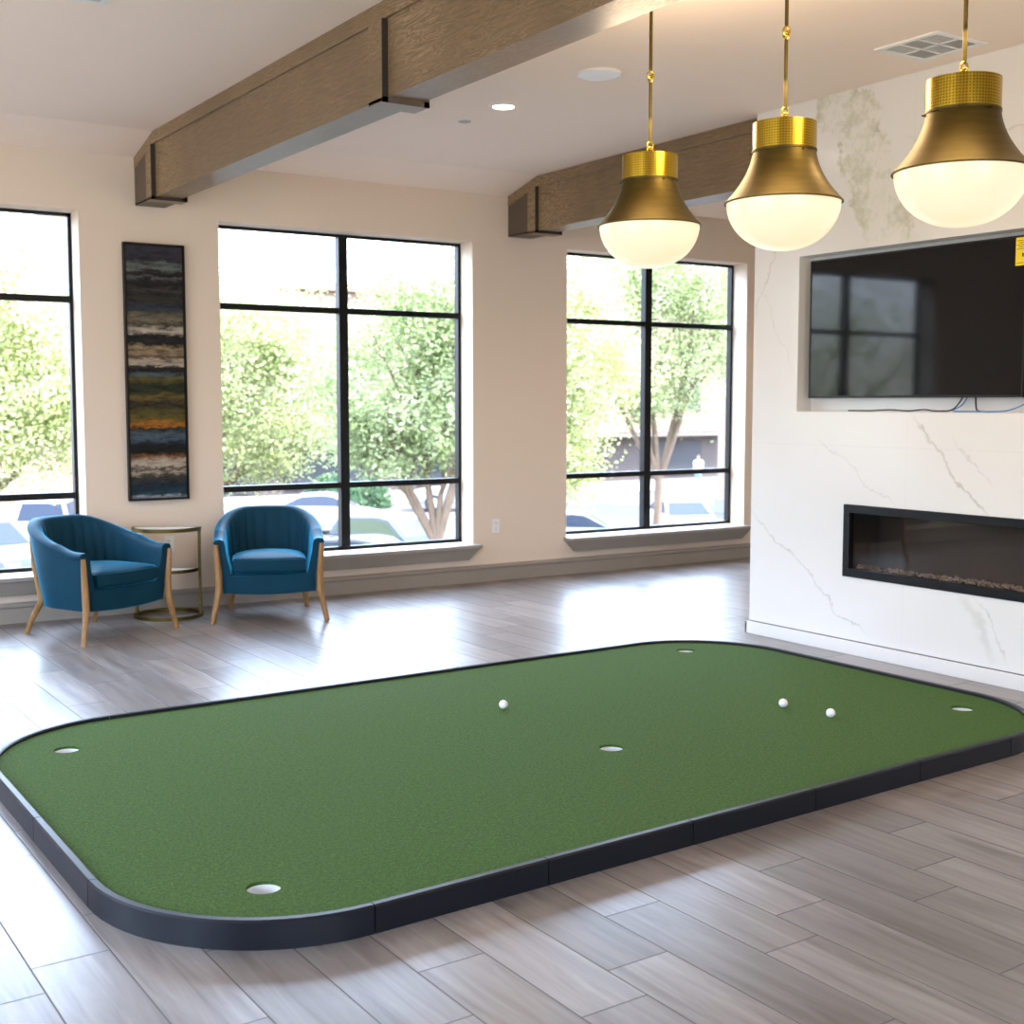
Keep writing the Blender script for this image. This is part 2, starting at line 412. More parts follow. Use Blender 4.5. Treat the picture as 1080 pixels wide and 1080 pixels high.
WALL = mat_plaster('wall_paint', (.77, .65, .525)); CEIL = mat_plaster('ceiling_paint', (.93, .79, .675))
FLOOR = mat_floor(); MARBLE = mat_marble(); BEAM = mat_beam(); ENDB = plain('dark_stained_oak', (.10, .072, .048), .5, 0, .2, 12); SHADOW = plain('dark_strap', (.035, .025, .018), .6); TURF = mat_turf(); VELVET = mat_velvet(); OAK = mat_wood_leg()
BRASS = mat_brass(); DBRASS = mat_brass('antique_brass', True); COLLAR = mat_collar(); GLASS = mat_glass()
TAUPE = plain('taupe_trim_paint', (.31, .275, .235), .45); BLACK = plain('black_frame_metal', (.005, .005, .0055), .4, **{'Specular_IOR_Level': .22})
RIM = plain('black_composite', (.006, .0075, .012), .42, **{'Specular_IOR_Level': .3}); WHITEP = plain('white_plastic', (.82, .82, .81), .35)
CUPW = plain('cup_white_plastic', (.72, .73, .74), .5); BALL = plain('ball_white', (.80, .80, .80), .3)
GLOBE = mat_emit('opal_globe', (1.0, .80, .50), .46, (.42, .40, .36)); LEDM = mat_emit('lamp_diffuser', (1.0, .90, .72), 14.0)
PAINT = mat_painting(); TVB = plain('tv_bezel', (.006, .006, .006), .35, **{'Specular_IOR_Level': .3})
SCREEN = plain('tv_screen', (.004, .004, .005), .05, 0, .03, 2, IOR=1.45, **{'Specular_IOR_Level': .32})
YELLOW = plain('yellow_label', (.80, .62, .01), .5); INK = plain('label_ink', (.02, .02, .02), .6)
BLUEC = plain('blue_cable', (.02, .20, .48), .45); BLACKC = plain('black_cable', (.012, .012, .012), .5)
FIREIN = plain('firebox_dark', (.085, .066, .052), .6); PEBBLE = mat_pebble(); SMOKED = mat_glass('smoked_pane', (.8, .77, .74), 1.0)
MTOP = plain('pale_stone_top', (.70, .68, .64), .2, 0, .12, 9)
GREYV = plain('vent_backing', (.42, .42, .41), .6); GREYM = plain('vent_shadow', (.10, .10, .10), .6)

# ------------------------------------------------------------------ room shell
YB, XM, ZC = 9.41, 6.034, 3.43
XL, XR, YF = -2.6, 9.7, -4.6
def slab(u0, u1, v0, v1, holes, t0, t1, fn):
    """a thick panel with rectangular openings; fn(u,v,t)->xyz"""
    m = MB(); us = sorted({u0, u1, *[h[0] for h in holes], *[h[1] for h in holes]}); vs = sorted({v0, v1, *[h[2] for h in holes], *[h[3] for h in holes]})
    def solid(i, j):
        if i < 0 or j < 0 or i >= len(us)-1 or j >= len(vs)-1: return False
        cu, cv = (us[i]+us[i+1])/2, (vs[j]+vs[j+1])/2
        return not any(h[0] < cu < h[1] and h[2] < cv < h[3] for h in holes)
    for i in range(len(us)-1):
        for j in range(len(vs)-1):
            if not solid(i, j): continue
            a, b, c, d = us[i], us[i+1], vs[j], vs[j+1]
            for t in (t0, t1): m.quad([fn(a, c, t), fn(b, c, t), fn(b, d, t), fn(a, d, t)])
            for ni, nj, p, q in ((i-1, j, (a, c), (a, d)), (i+1, j, (b, c), (b, d)), (i, j-1, (a, c), (b, c)), (i, j+1, (a, d), (b, d))):
                if not solid(ni, nj): m.quad([fn(*p, t0), fn(*q, t0), fn(*q, t1), fn(*p, t1)])
    bmesh.ops.remove_doubles(m.bm, verts=m.bm.verts, dist=1e-5)
    return m
def struct(o): o['kind'] = 'structure'; return o

struct(MB().box(XL-.3, XR+.3, YF-.3, YB+.28, -.3, 0).build('floor', FLOOR))
cl = MB(); cl.prism([(YF-.3, ZC), (8.96, ZC), (YB, 3.318), (YB+.28, 3.318), (YB+.28, ZC+.3), (YF-.3, ZC+.3)], XL-.3, XR+.3, lambda u, v, t: (t, u, v))
struct(cl.build('ceiling', CEIL))
WZ0, WZ1 = .335, 2.912
WIN = [(.42, 2.47), (3.505, 5.742), (6.73, 8.906)]
struct(slab(XL-.3, XR+.3, 0, 3.318, [(a, b, WZ0, WZ1) for a, b in WIN], YB, YB+.28, lambda u, v, t: (u, t, v)).build('wall_back', WALL))
LW = [(1.3, 3.9, .2, 3.05), (4.8, 7.4, .2, 3.05)]
RW = [(-2.0, .2, .3, 2.95), (.9, 3.1, .3, 2.95)]  # openings added in the unseen rear wall to light the back wall
struct(slab(YF-.3, YB, 0, ZC, LW, XL-.28, XL, lambda u, v, t: (t, u, v)).build('wall_left', WALL))
struct(MB().box(XR, XR+.3, YF-.3, YB, 0, ZC).build('wall_right', WALL))
struct(slab(XL, XR, 0, ZC, RW, YF-.3, YF, lambda u, v, t: (u, t, v)).build('wall_rear', WALL))

# marble chimney wall with screen niche and firebox opening
NY0, NY1, NZ0, NZ1 = 4.20, 5.903, 1.494, 2.474
FY0, FY1, FZ0, FZ1 = 3.66, 5.49, .478, .928
mw = slab(YF, 6.305, 0, ZC, [(NY0, NY1, NZ0, NZ1), (FY0, FY1, FZ0, FZ1)], XM, XM+.42, lambda u, v, t: (t, u, v))
mw.box(XM+.13, XM+.15, NY0-.02, NY1+.02, NZ0-.02, NZ1+.02)
struct(mw.build('wall_marble', MARBLE))
struct(MB().box(XM+.42, XM+.9, YF, 6.305, 0, ZC).build('wall_chimney', WALL))
struct(MB().box(XM-.022, XM, YF, 6.325, .0, .083).box(XM-.022, XM+.9, 6.305, 6.327, 0, .083).build('baseboard_marble', MARBLE, bevel=.003))
struct(MB().box(XM-.004, XM, YF, 6.305, .083, .089).build('trim_1', GREYM))  # dark grey strip marking the groove above the marble base

def base_profile(): return [(0, 0), (.02, 0), (.02, .108), (.032, .116), (.032, .132), (.014, .147), (0, .147)]
struct(MB().prism(base_profile(), XL, XR, lambda u, v, t: (t, YB-u, v)).build('baseboard_back', TAUPE))
struct(MB().prism(base_profile(), YF, YB-.033, lambda u, v, t: (XL+u, t, v)).build('baseboard_left', TAUPE))

def window(i, u0, u1, z0, z1, muls, bars, fn, label, sill=True):
    """fn(u, d, z): u along the wall, d depth from the room face outward"""
    root = struct(empty('window_%d' % i, fn((u0+u1)/2, .2, z0)))
    tag(root, label, 'window')
    L = Vector(root.location)
    F = lambda u, d, z: tuple(Vector(fn(u, d, z)) - L)
    def bx(m, a, b, d0, d1, c, e):
        p, q = Vector(F(a, d0, c)), Vector(F(b, d1, e))
        m.box(min(p.x, q.x), max(p.x, q.x), min(p.y, q.y), max(p.y, q.y), min(p.z, q.z), max(p.z, q.z))
    D0, D1 = .195, .255
    m = MB()
    for a, b, c, e in ((u0, u1, z0, z0+.028), (u0, u1, z1-.022, z1), (u0, u0+.026, z0, z1), (u1-.026, u1, z0, z1)): bx(m, a, b, D0, D1, c, e)
    m.build('frame', BLACK, root)
    us = [u0] + list(muls) + [u1]
    for u in muls:
        m = MB(); bx(m, u-.040, u+.040, D0-.012, D1, z0+.028, z1-.022); m.build('mullion', BLACK, root, bevel=.004)
    for zb in bars:
        for a, b in zip(us, us[1:]):
            a2 = a + (.040 if a != u0 else .026); b2 = b - (.040 if b != u1 else .026)
            m = MB(); bx(m, a2, b2, D0-.004, D1, zb-.024, zb+.024); m.build('glazing_bar', BLACK, root, bevel=.004)
    zs = [z0] + list(bars) + [z1]
    for a, b in zip(us, us[1:]):
        for c, e in zip(zs, zs[1:]):
            m = MB(); bx(m, a+.02, b-.02, .226, .232, c+.018, e-.018); m.build('glass_pane', GLASS, root)
    if sill:
        m = MB()
        bx(m, u0-.028, u1+.028, -.115, 0, z0-.03, z0)
        # tapered apron with mitred ends below the stool
        prof = [(0, z0-.03), (.10, z0-.03), (.062, z0-.13), (0, z0-.13)]
        A = [(u0-.02, d, z) for d, z in prof]; B = [(u1+.02, d, z) for d, z in prof]
        A[2] = (u0+.075, .062, z0-.13); A[3] = (u0+.075, 0, z0-.13); B[2] = (u1-.075, .062, z0-.13); B[3] = (u1-.075, 0, z0-.13)
        m.loft([[F(u, -d, z) for u, d, z in A], [F(u, -d, z) for u, d, z in B]])
        m.build('sill', TAUPE, root, bevel=.003)
    return root
BARS = (.873, 2.297)
back = lambda u, d, z: (u, YB+d, z)
LBL = ['black framed six pane window at the left edge, behind the left blue armchair',
       'black framed six pane window in the middle of the back wall, right of the striped painting',
       'black framed six pane window furthest right, beside the marble wall']
for i, (a, b) in enumerate(WIN):
    window(i+1, a, b, WZ0, WZ1, [1.60 if i == 0 else (a+b)/2], BARS, back, LBL[i])
    # the white reveal under the glass belongs to the wall opening
for i, (a, b, c, e) in enumerate(LW):
    window(4+i, a, b, c, e, [(a+b)/2], (2.3,), lambda u, d, z: (XL-d, u, z), ['tall black framed window in the left wall, nearer the middle of the room', 'tall black framed window in the left wall, nearest the armchairs'][i], sill=False)
for i, (a, b, c, e) in enumerate(RW):
    window(6+i, a, b, c, e, [(a+b)/2], (2.3,), lambda u, d, z: (u, YF-d, z), ['tall black framed window in the rear wall, at the left corner', 'tall black framed window in the middle of the rear wall'][i], sill=False)

# ------------------------------------------------------------------ ceiling beams
def beam(x0, x1, yn, label, collars):
    root = tag(empty('ceiling_beam', (x0, YB, ZC)), label, 'beam')
    zb = 2.985
    P = lambda x, y, z: (x-x0, y-YB, z-ZC)
    def bx(m, xa, xb, ya, yb, za, zb_): m.box(xa-x0, xb-x0, ya-YB, yb-YB, za-ZC, zb_-ZC)
    def slope(y): return ZC if y <= 8.96 else ZC - (y-8.96)/(YB-8.96)*(ZC-3.318)
    m = MB(); m.prism([(yn, zb), (YB, zb), (YB, 3.316), (8.96, ZC-.001), (yn, ZC-.001)], x0+.016, x1-.016, lambda u, v, t: P(t, u, v)); m.build('beam_core', BEAM, root)
    m = MB(); m.prism([(yn, ZC-.085), (8.96, ZC-.085), (YB, 3.318-.085), (YB, 3.316), (8.96, ZC-.001), (yn, ZC-.001)], x0, x1, lambda u, v, t: P(t, u, v)); m.build('top_rail', BEAM, root, bevel=.003)
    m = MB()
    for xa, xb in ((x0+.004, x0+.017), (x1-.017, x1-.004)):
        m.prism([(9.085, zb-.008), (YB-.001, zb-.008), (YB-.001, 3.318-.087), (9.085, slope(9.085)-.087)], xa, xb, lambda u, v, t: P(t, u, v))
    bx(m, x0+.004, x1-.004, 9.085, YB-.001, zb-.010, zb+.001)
    m.build('end_block', ENDB, root)  # end cladding in a darker brown than the rest of the beam
    for ya, yb, pr in collars:
        m = MB()
        for xa, xb in ((x0-pr, x0+.014), (x1-.014, x1+pr)):
            m.prism([(ya, zb-.022), (yb, zb-.022), (yb, slope(yb)-.088), (ya, slope(ya)-.088)], xa, xb, lambda u, v, t: P(t, u, v))
        bx(m, x0-pr, x1+pr, ya, yb, zb-.024, zb-.001)
        m.build('collar', BEAM, root, bevel=.003)
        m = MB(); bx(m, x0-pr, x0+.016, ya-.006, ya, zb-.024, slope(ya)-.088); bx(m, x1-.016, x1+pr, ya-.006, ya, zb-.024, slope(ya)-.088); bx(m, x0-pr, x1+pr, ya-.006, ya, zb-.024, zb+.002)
        m.build('end_strap', SHADOW, root)  # dark plate stands in for the shadowed gap at the collar end
    return root
beam(2.875, 3.10, YF+.01, 'long grey brown oak ceiling beam in front, above the putting green', [(8.97, 9.085, .016), (5.50, 5.64, .014), (2.0, 2.14, .014)])
beam(6.10, 6.345, 6.33, 'shorter grey brown oak ceiling beam behind the pendants, ending at the marble wall', [(8.97, 9.085, .014)])

# ------------------------------------------------------------------ putting green
def line_x(P, Q, R, S_):
    (x1, y1), (x2, y2), (x3, y3), (x4, y4) = P, Q, R, S_
    d = (x1-x2)*(y3-y4)-(y1-y2)*(x3-x4)
    a, b = x1*y2-y1*x2, x3*y4-y3*x4
    return ((a*(x3-x4)-(x1-x2)*b)/d, (a*(y3-y4)-(y1-y2)*b)/d)
GO = (3.2, 4.65)
fy = lambda x: 3.262+.0510*(x-1.65); by = lambda x: 6.004+.0262*(x-1.645)
XLG, XRG = 1.0, 5.478
tan = [((XLG, 3.92), (1.652, fy(1.652))), ((4.855, fy(4.855)), (XRG, 4.07)), ((XRG, 5.44), (4.86, by(4.86))), ((1.645, by(1.645)), (XLG, 5.34))]
corner = [(XLG, fy(XLG)), (XRG, fy(XRG)), (XRG, by(XRG)), (XLG, by(XLG))]
def arc(a, c, b, n=18, k=.5523):
    out = []
    p1 = tuple(a[i]+(c[i]-a[i])*k for i in (0, 1)); p2 = tuple(b[i]+(c[i]-b[i])*k for i in (0, 1))
    for s in range(n+1):
        t = s/n; q = 1-t
        out.append(tuple(q**3*a[i]+3*q*q*t*p1[i]+3*q*t*t*p2[i]+t**3*b[i] for i in (0, 1)))
    return out
def sub(p, q, n): return [[(p[0]+(q[0]-p[0])*(k+s)/n, p[1]+(q[1]-p[1])*(k+s)/n) for s in (0, 1)] for k in range(n)]
segs = []
for k in range(4):
    a, b = tan[k]; segs.append(('corner', arc(a, corner[k], b)))
    nx = tan[(k+1) % 4][0]
    for s in sub(b, nx, {0: 5, 1: 2, 2: 5, 3: 2}[k]): segs.append(('straight', s))
green = tag(empty('putting_green', (GO[0], GO[1], 0)), 'large indoor putting green of turf with rounded corners and black border on the floor', 'putting green')
RH, RT, TZ = .087, .032, .072
def offset(path, d):
    out = []
    for i, p in enumerate(path):
        a = path[max(i-1, 0)]; b = path[min(i+1, len(path)-1)]
        tx, ty = b[0]-a[0], b[1]-a[1]; l = math.hypot(tx, ty)
        out.append((p[0]-ty/l*d, p[1]+tx/l*d))
    return out
inner = []
for kind, path in segs:
    # small gap between panels
    q = [list(p) for p in path]
    for e, nb in ((0, 1), (-1, -2)):
        dx, dy = q[nb][0]-q[e][0], q[nb][1]-q[e][1]; l = math.hypot(dx, dy); q[e][0] += dx/l*.0022; q[e][1] += dy/l*.0022
    o_, i_ = q, offset(q, RT)
    rings = []
    for (ox, oy), (ix, iy) in zip(o_, i_):
        mx = lambda f: (ox+(ix-ox)*f-GO[0], oy+(iy-oy)*f-GO[1])
        rings.append([(*mx(0), 0), (*mx(0), RH-.006), (*mx(.18), RH), (*mx(.82), RH), (*mx(1), RH-.005), (*mx(1), 0)])
    MB().loft(rings).build('border_panel', RIM, green, smooth=35)
    inner += offset(path, RT+.001)[:-1]
# turf with five cup openings
CUPS = [(1.447, 3.606), (3.314, 4.293), (1.345, 5.543), (5.013, 5.776), (5.176, 3.928)]
bm = bmesh.new(); edges = []
def loop(pts, z):
    v = [bm.verts.new((x-GO[0], y-GO[1], z)) for x, y in pts]
    for a, b in zip(v, v[1:]+v[:1]): edges.append(bm.edges.new((a, b)))
    return v
loop(inner, TZ)
for cx, cy in CUPS: loop([(cx+.054*cos(2*pi*k/40), cy+.054*sin(2*pi*k/40)) for k in range(40)], TZ)
bmesh.ops.triangle_fill(bm, use_beauty=True, use_dissolve=False, edges=edges)
ex = bmesh.ops.extrude_face_region(bm, geom=bm.faces[:])
for v in ex['geom']:
    if isinstance(v, bmesh.types.BMVert): v.co.z = .004
tm = MB(); tm.bm.free(); tm.bm = bm
turf = tm.build('turf', TURF, green)
for cx, cy in CUPS:
    MB().lathe([(.0, .006), (.0525, .006), (.0525, TZ-.011), (.0535, TZ-.011), (.0535, .005), (0, .005)], 40).build('cup', CUPW, green, smooth=40, loc=(cx-GO[0], cy-GO[1], 0))
balls = [(3.305, 5.138), (4.462, 4.418), (4.504, 4.151)]
bl = ['white golf ball lying alone on the far half of the green', 'white golf ball of the right pair, left one and further back', 'white golf ball of the right pair, right one and nearer']
def golf_ball():
    m = MB(); bmesh.ops.create_icosphere(m.bm, subdivisions=4, radius=.02135)
    pts = [Vector((cos(2.399963*i)*math.sqrt(1-(1-2*(i+.5)/160)**2), sin(2.399963*i)*math.sqrt(1-(1-2*(i+.5)/160)**2), 1-2*(i+.5)/160)) for i in range(160)]
    for v in m.bm.verts:
        d = v.co.normalized(); c = max(d.dot(p) for p in pts)
        if c > cos(.075): v.co *= .985
    return m.build('golf_ball', BALL, smooth=60)
gb = golf_ball()
for i, (x, y) in enumerate(balls):
    o = gb if i == 0 else copy_tree(gb)
    o.location = (x, y, TZ+.0212); tag(o, bl[i], 'golf ball', 'golf balls on the putting green')

# ------------------------------------------------------------------ armchairs
def armchair():
    root = empty('armchair')
    N = 180
    def plan(s, hw, front, back, e=.80):
        """s 0..1 along the U from the left arm front, round the back, to the right arm front"""
        str_ = .17
        yc = front + .26
        if s < str_: return Vector((-hw, front + (yc-front)*s/str_, 0)), Vector((-1, 0, 0))
        if s > 1-str_: return Vector((hw, front + (yc-front)*(1-s)/str_, 0)), Vector((1, 0, 0))
        a = pi + (s-str_)/(1-2*str_)*(-pi)
        d = back-yc
        p = Vector((hw*sup(cos(a), e), yc + d*sup(sin(a), e), 0))
        n = Vector((cos(a)/hw, sin(a)/d, 0)).normalized()
        return p, n
    def top(s):
        t = 1-abs(2*s-1)          # 0 at the arm fronts, 1 at the back
        t = min(1, max(0, (t-.08)/.80)); t = t*t*(3-2*t)
        return .592 + .185*t
    rings = []
    for k in range(N+1):
        s = k/N
        h = top(s)
        ob, nb = plan(s, .325, -.305, .30); ot, nt = plan(s, .378, -.325, .415)
        it_, _ = plan(s, .305, -.322, .320); ib, _ = plan(s, .262, -.318, .205)
        mid = 1-abs(2*s-1)
        ch = 0
        if mid > .42:
            ch = .020*(abs(sin((s-.5)*pi*21))**.6-.35)*min(1, (mid-.42)/.1)
        nin = -nt
        def at(p, z): return (p.x, p.y, z)
        om = ob.lerp(ot, .62); om2 = ob.lerp(ot, .9)
        im = it_.lerp(ib, .35); im2 = it_.lerp(ib, .10)
        rings.append([at(ob.lerp(it_, .12), .205), at(ob, .225), at(om, .225+(h-.225)*.55), at(om2, h-.055), at(om2 + nt*.001, h-.045),
                      at(ot + nt*.004, h-.038), at(ot + nt*.008, h-.02), at(ot - nt*.004, h-.004),
                      at(ot.lerp(it_, .5), h), at(it_.lerp(ot, .12), h-.012), at(it_ , h-.04), at(im2 + nin*ch*.7, h-.085), at(im + nin*ch, .45), at(ib + nin*ch*.6, .33), at(ib, .215)])
    MB().loft(rings).build('backrest', VELVET, root, smooth=55)
    # front rail, bowed slightly forward
    m = MB(); R = []
    for k in range(13):
        x = -.30+.60*k/12; f = 1-(x/.30)**2
        yf = -.318-.022*f; zb_ = .207-.012*f
        R.append([(x, yf+.012, zb_), (x, yf, zb_+.01), (x, yf, .335), (x, yf+.012, .345), (x, -.2, .345), (x, -.2, zb_)])
    m.loft(R); m.build('front_rail', VELVET, root, smooth=40)
    m = MB(); m.prism([(-.28, -.21), (.28, -.21), (.28, .05), (.2, .19), (-.2, .19), (-.28, .05)], .22, .335, lambda u, v, t: (u, v, t)); m.build('seat_base', VELVET, root)
    # crowned seat cushion
    m = MB(); n = 12; top_r = []
    prof = []
    def cush(t, a):
        p, _ = plan(a, .252, -.325, .215)
        return p
    U = [plan(k/40, .255, -.332, .212)[0] for k in range(41)]
    # front edge back to the start
    front = [Vector((.255-.51*k/12, -.332-.02*(1-((.255-.51*k/12)/.255)**2), 0)) for k in range(1, 12)]
    out = U + front
    c = Vector((0, -.07, 0))
    for sc_, z in ((.0, .345), (.93, .345), (.985, .356), (1.0, .372), (1.0, .430), (.985, .445), (.93, .455), (.75, .468), (.4, .480), (.0, .484)):
        prof.append([tuple(c + (p-c)*max(sc_, .001) + Vector((0, 0, z))) for p in out])
    m.loft(prof); cu = m.build('seat_cushion', VELVET, root, smooth=60)
    pip = MB().tube([tuple(c + (p-c)*1.002 + Vector((0, 0, .437))) for p in out], .005, 6, True).build('piping', VELVET, cu, smooth=60)
    # legs: flat tapered strips that rise to the arm and flare at the foot
    def leg(pts, name='leg'):
        rings = []
        for (x, y, z, w, d, a) in pts:
            M = Matrix.Rotation(a, 3, 'Z'); q = []
            for sx_, sy_ in ((-1, -.7), (-.7, -1), (.7, -1), (1, -.7), (1, .7), (.7, 1), (-.7, 1), (-1, .7)):
                v = M @ Vector((sx_*w, sy_*d, 0)); q.append((x+v.x, y+v.y, z))
            rings.append(q)
        MB().loft(rings).build(name, OAK, root, smooth=50)
    for s in (-1, 1):
        leg([(s*.398, -.352, 0, .015, .015, s*.6), (s*.385, -.345, .07, .017, .017, s*.6), (s*.366, -.336, .15, .019, .019, s*.6), (s*.352, -.328, .23, .021, .021, s*.6),
             (s*.352, -.324, .33, .021, .020, s*.6), (s*.360, -.328, .44, .018, .017, s*.6), (s*.368, -.332, .555, .014, .013, s*.6)])
        leg([(s*.285, .345, 0, .015, .015, -s*.7), (s*.276, .315, .08, .017, .017, -s*.7), (s*.262, .268, .16, .021, .021, -s*.7), (s*.252, .226, .24, .021, .020, -s*.7),
             (s*.276, .260, .46, .017, .015, -s*.7), (s*.283, .268, .58, .015, .012, -s*.7), (s*.286, .272, .68, .012, .010, -s*.7)])
    return root
ch1 = armchair(); ch1.location = (2.335, 8.74, 0); ch1.rotation_euler.z = radians(25.4)
ch2 = copy_tree(ch1); ch2.location = (3.61, 8.79, 0); ch2.rotation_euler.z = radians(-21.6)
tag(ch1, 'blue velvet barrel armchair with oak legs, left one, turned to the right', 'armchair', 'blue armchairs by the windows')
tag(ch2, 'blue velvet barrel armchair with oak legs, right one, facing forward under the middle window', 'armchair', 'blue armchairs by the windows')

# ------------------------------------------------------------------ side table
st = tag(empty('side_table', (2.965, 9.12, 0)), 'small brass framed side table with pale top between the two blue armchairs', 'side table')
ra = radians(-33)
def ringband(m, r, z0, z1, w=.02, n=56):
    m.lathe([(r-w, z0), (r, z0), (r, z1), (r-w, z1), (r-w, z0)], n); return m
TR = .248
ringband(MB(), TR, 0, .022, .024).build('base_ring', DBRASS, st, smooth=40)
def halfmoon(r, z0, z1, name, mat, rim=None):
    pts = [(r*cos(-pi*k/36), r*sin(-pi*k/36)) for k in range(37)]
    if rim is None:
        m = MB(); m.prism(pts, z0, z1, lambda u, v, t: (u*cos(ra)-v*sin(ra), u*sin(ra)+v*cos(ra), t))
    else:
        m = MB(); out = pts; rings = []
        q = [((r-rim)*cos(-pi*k/36), min(-rim, (r-rim)*sin(-pi*k/36))) for k in range(37)]
        R = lambda p, z: (p[0]*cos(ra)-p[1]*sin(ra), p[0]*sin(ra)+p[1]*cos(ra), z)
        for a, b in zip(out+out[:1], q+q[:1]): rings.append([R(a, z0), R(a, z1), R(b, z1), R(b, z0)])
        m.loft(rings, caps=False); bmesh.ops.remove_doubles(m.bm, verts=m.bm.verts, dist=1e-6)
    return m.build(name, mat, st, smooth=30)
halfmoon(TR, .630, .657, 'top_rim', DBRASS, .016); halfmoon(TR-.017, .640, .655, 'tabletop', MTOP)
halfmoon(TR-.026, .333, .356, 'shelf_rim', DBRASS, .016); halfmoon(TR-.043, .341, .354, 'shelf', MTOP)
for a in (ra, ra+pi):
    M = Matrix.Rotation(a, 4, 'Z')
    MB().box(TR-.026, TR-.006, -.010, .010, .022, .633, M).build('post', DBRASS, st, bevel=.002)
    MB().box(TR-.040, TR-.026, -.008, .008, .338, .353, M).build('bracket', DBRASS, st)

# ------------------------------------------------------------------ painting
art = tag(empty('painting', (2.998, YB, .83)), 'tall narrow abstract painting of dark horizontal stripes in black frame on back wall', 'painting')
m = MB(); AW, AH = .450, 1.877
for a, b, c, e in ((-AW/2, AW/2, 0, .014), (-AW/2, AW/2, AH-.014, AH), (-AW/2, -AW/2+.014, .014, AH-.014), (AW/2-.014, AW/2, .014, AH-.014)): m.box(a, b, -.045, -.002, c, e)
m.build('frame', BLACK, art)
MB().box(-AW/2+.018, AW/2-.018, -.036, -.004, .018, AH-.018).build('canvas', PAINT, art)

# ------------------------------------------------------------------ pendants
def pendant():
    root = empty('pendant_light')     # origin on the ceiling
    Z = lambda z: z-ZC
    n = 64
    MB().lathe([(0, 0), (.06, 0), (.06, -.012), (.045, -.026), (.0, -.026)], 32).build('canopy', BRASS, root, smooth=35)
    m = MB()
    m.tube([(0, 0, -.02), (0, 0, Z(3.02))], .0075, 12); m.tube([(0, 0, Z(2.965)), (0, 0, Z(2.70))], .0075, 12)
    m.build('rod', DBRASS, root, smooth=40)
    for zc, rr in ((3.000, .016), (2.983, .014), (2.690, .016), (2.668, .016)):
        k = 0 if rr == .016 else 1
        m = MB(); m.tube([(rr*cos(2*pi*t/16)*(1-k), rr*cos(2*pi*t/16)*k, Z(zc)+rr*sin(2*pi*t/16)) for t in range(16)], .0045, 8, True)
        m.build('link', BRASS, root, smooth=50)
    R = .229
    # punched brass collar, with UVs for the holes
    m = MB(); uv = m.bm.loops.layers.uv.new('UVMap'); rc = .124
    for k in range(n):
        a, b = 2*pi*k/n, 2*pi*(k+1)/n
        f = m.quad([(rc*cos(a), rc*sin(a), Z(2.535)), (rc*cos(b), rc*sin(b), Z(2.535)), (rc*cos(b), rc*sin(b), Z(2.645)), (rc*cos(a), rc*sin(a), Z(2.645))])
        for l, q in zip(f.loops, ((k/n, 0), ((k+1)/n, 0), ((k+1)/n, 1), (k/n, 1))): l[uv].uv = q
    bmesh.ops.remove_doubles(m.bm, verts=m.bm.verts, dist=1e-6)
    m.build('collar', COLLAR, root, smooth=40)
    MB().lathe([(0, Z(2.655)), (.012, Z(2.655)), (.014, Z(2.642)), (.1225, Z(2.642)), (.1225, Z(2.638)), (0, Z(2.638))], n).build('collar_cap', DBRASS, root, smooth=30)
    prof = []
    for k in range(22):
        t = k/21; z = 2.533-(2.533-2.343)*t
        r = .1235 + (R-.1235)*(.24*t + .76*t**2.0)
        prof.append((r, Z(z)))
    prof = [(.1265, Z(2.541)), (.1265, Z(2.533))] + prof + [(R+.003, Z(2.340)), (R+.003, Z(2.335)), (R-.004, Z(2.335))] + [(r-.004, z) for r, z in prof[::-1]]
    sh = MB().lathe(prof, n).build('shade', DBRASS, root, smooth=35)
    for k in range(3):
        a = 2*pi*k/3 + .35
        M = Matrix.Rotation(a, 4, 'Z')
        MB().tube([M @ Vector((.122, 0, Z(2.530))), M @ Vector((.137, 0, Z(2.530)))], .003, 8).build('screw', DBRASS, sh)
    g = [(R-.006, Z(2.340))]
    for k in range(1, 19):
        t = k/18*pi/2; g.append(((R-.006)*cos(t)**.92 if k < 18 else 0, Z(2.340)-.188*sin(t)))
    MB().lathe(g, n).build('globe', GLOBE, root, smooth=60)
    # uplight added above the collar to brighten the ceiling and upper marble
    ld = bpy.data.lights.new('lamp', 'POINT'); ld.energy = 13; ld.shadow_soft_size = .2; ld.color = (1, .76, .50)
    lo = bpy.data.objects.new('lamp', ld); COL.objects.link(lo); lo.parent = root; lo.location = (0, 0, Z(2.82))
    return root
pd = pendant(); pl = ['brass pendant light with white globe, left one, furthest from the marble wall end', 'brass pendant light with white globe, middle one of the row', 'brass pendant light with white globe, right one, nearest and largest']
pl[0] = 'brass pendant light with white globe, left and furthest of the three, before the right window'
for i, (x, y) in enumerate(((3.700, 4.542), (3.716, 3.728), (3.735, 2.905))):
    o = pd if i == 0 else copy_tree(pd)
    o.location = (x, y, ZC-.0005); tag(o, pl[i], 'pendant light', 'row of brass pendant lights')

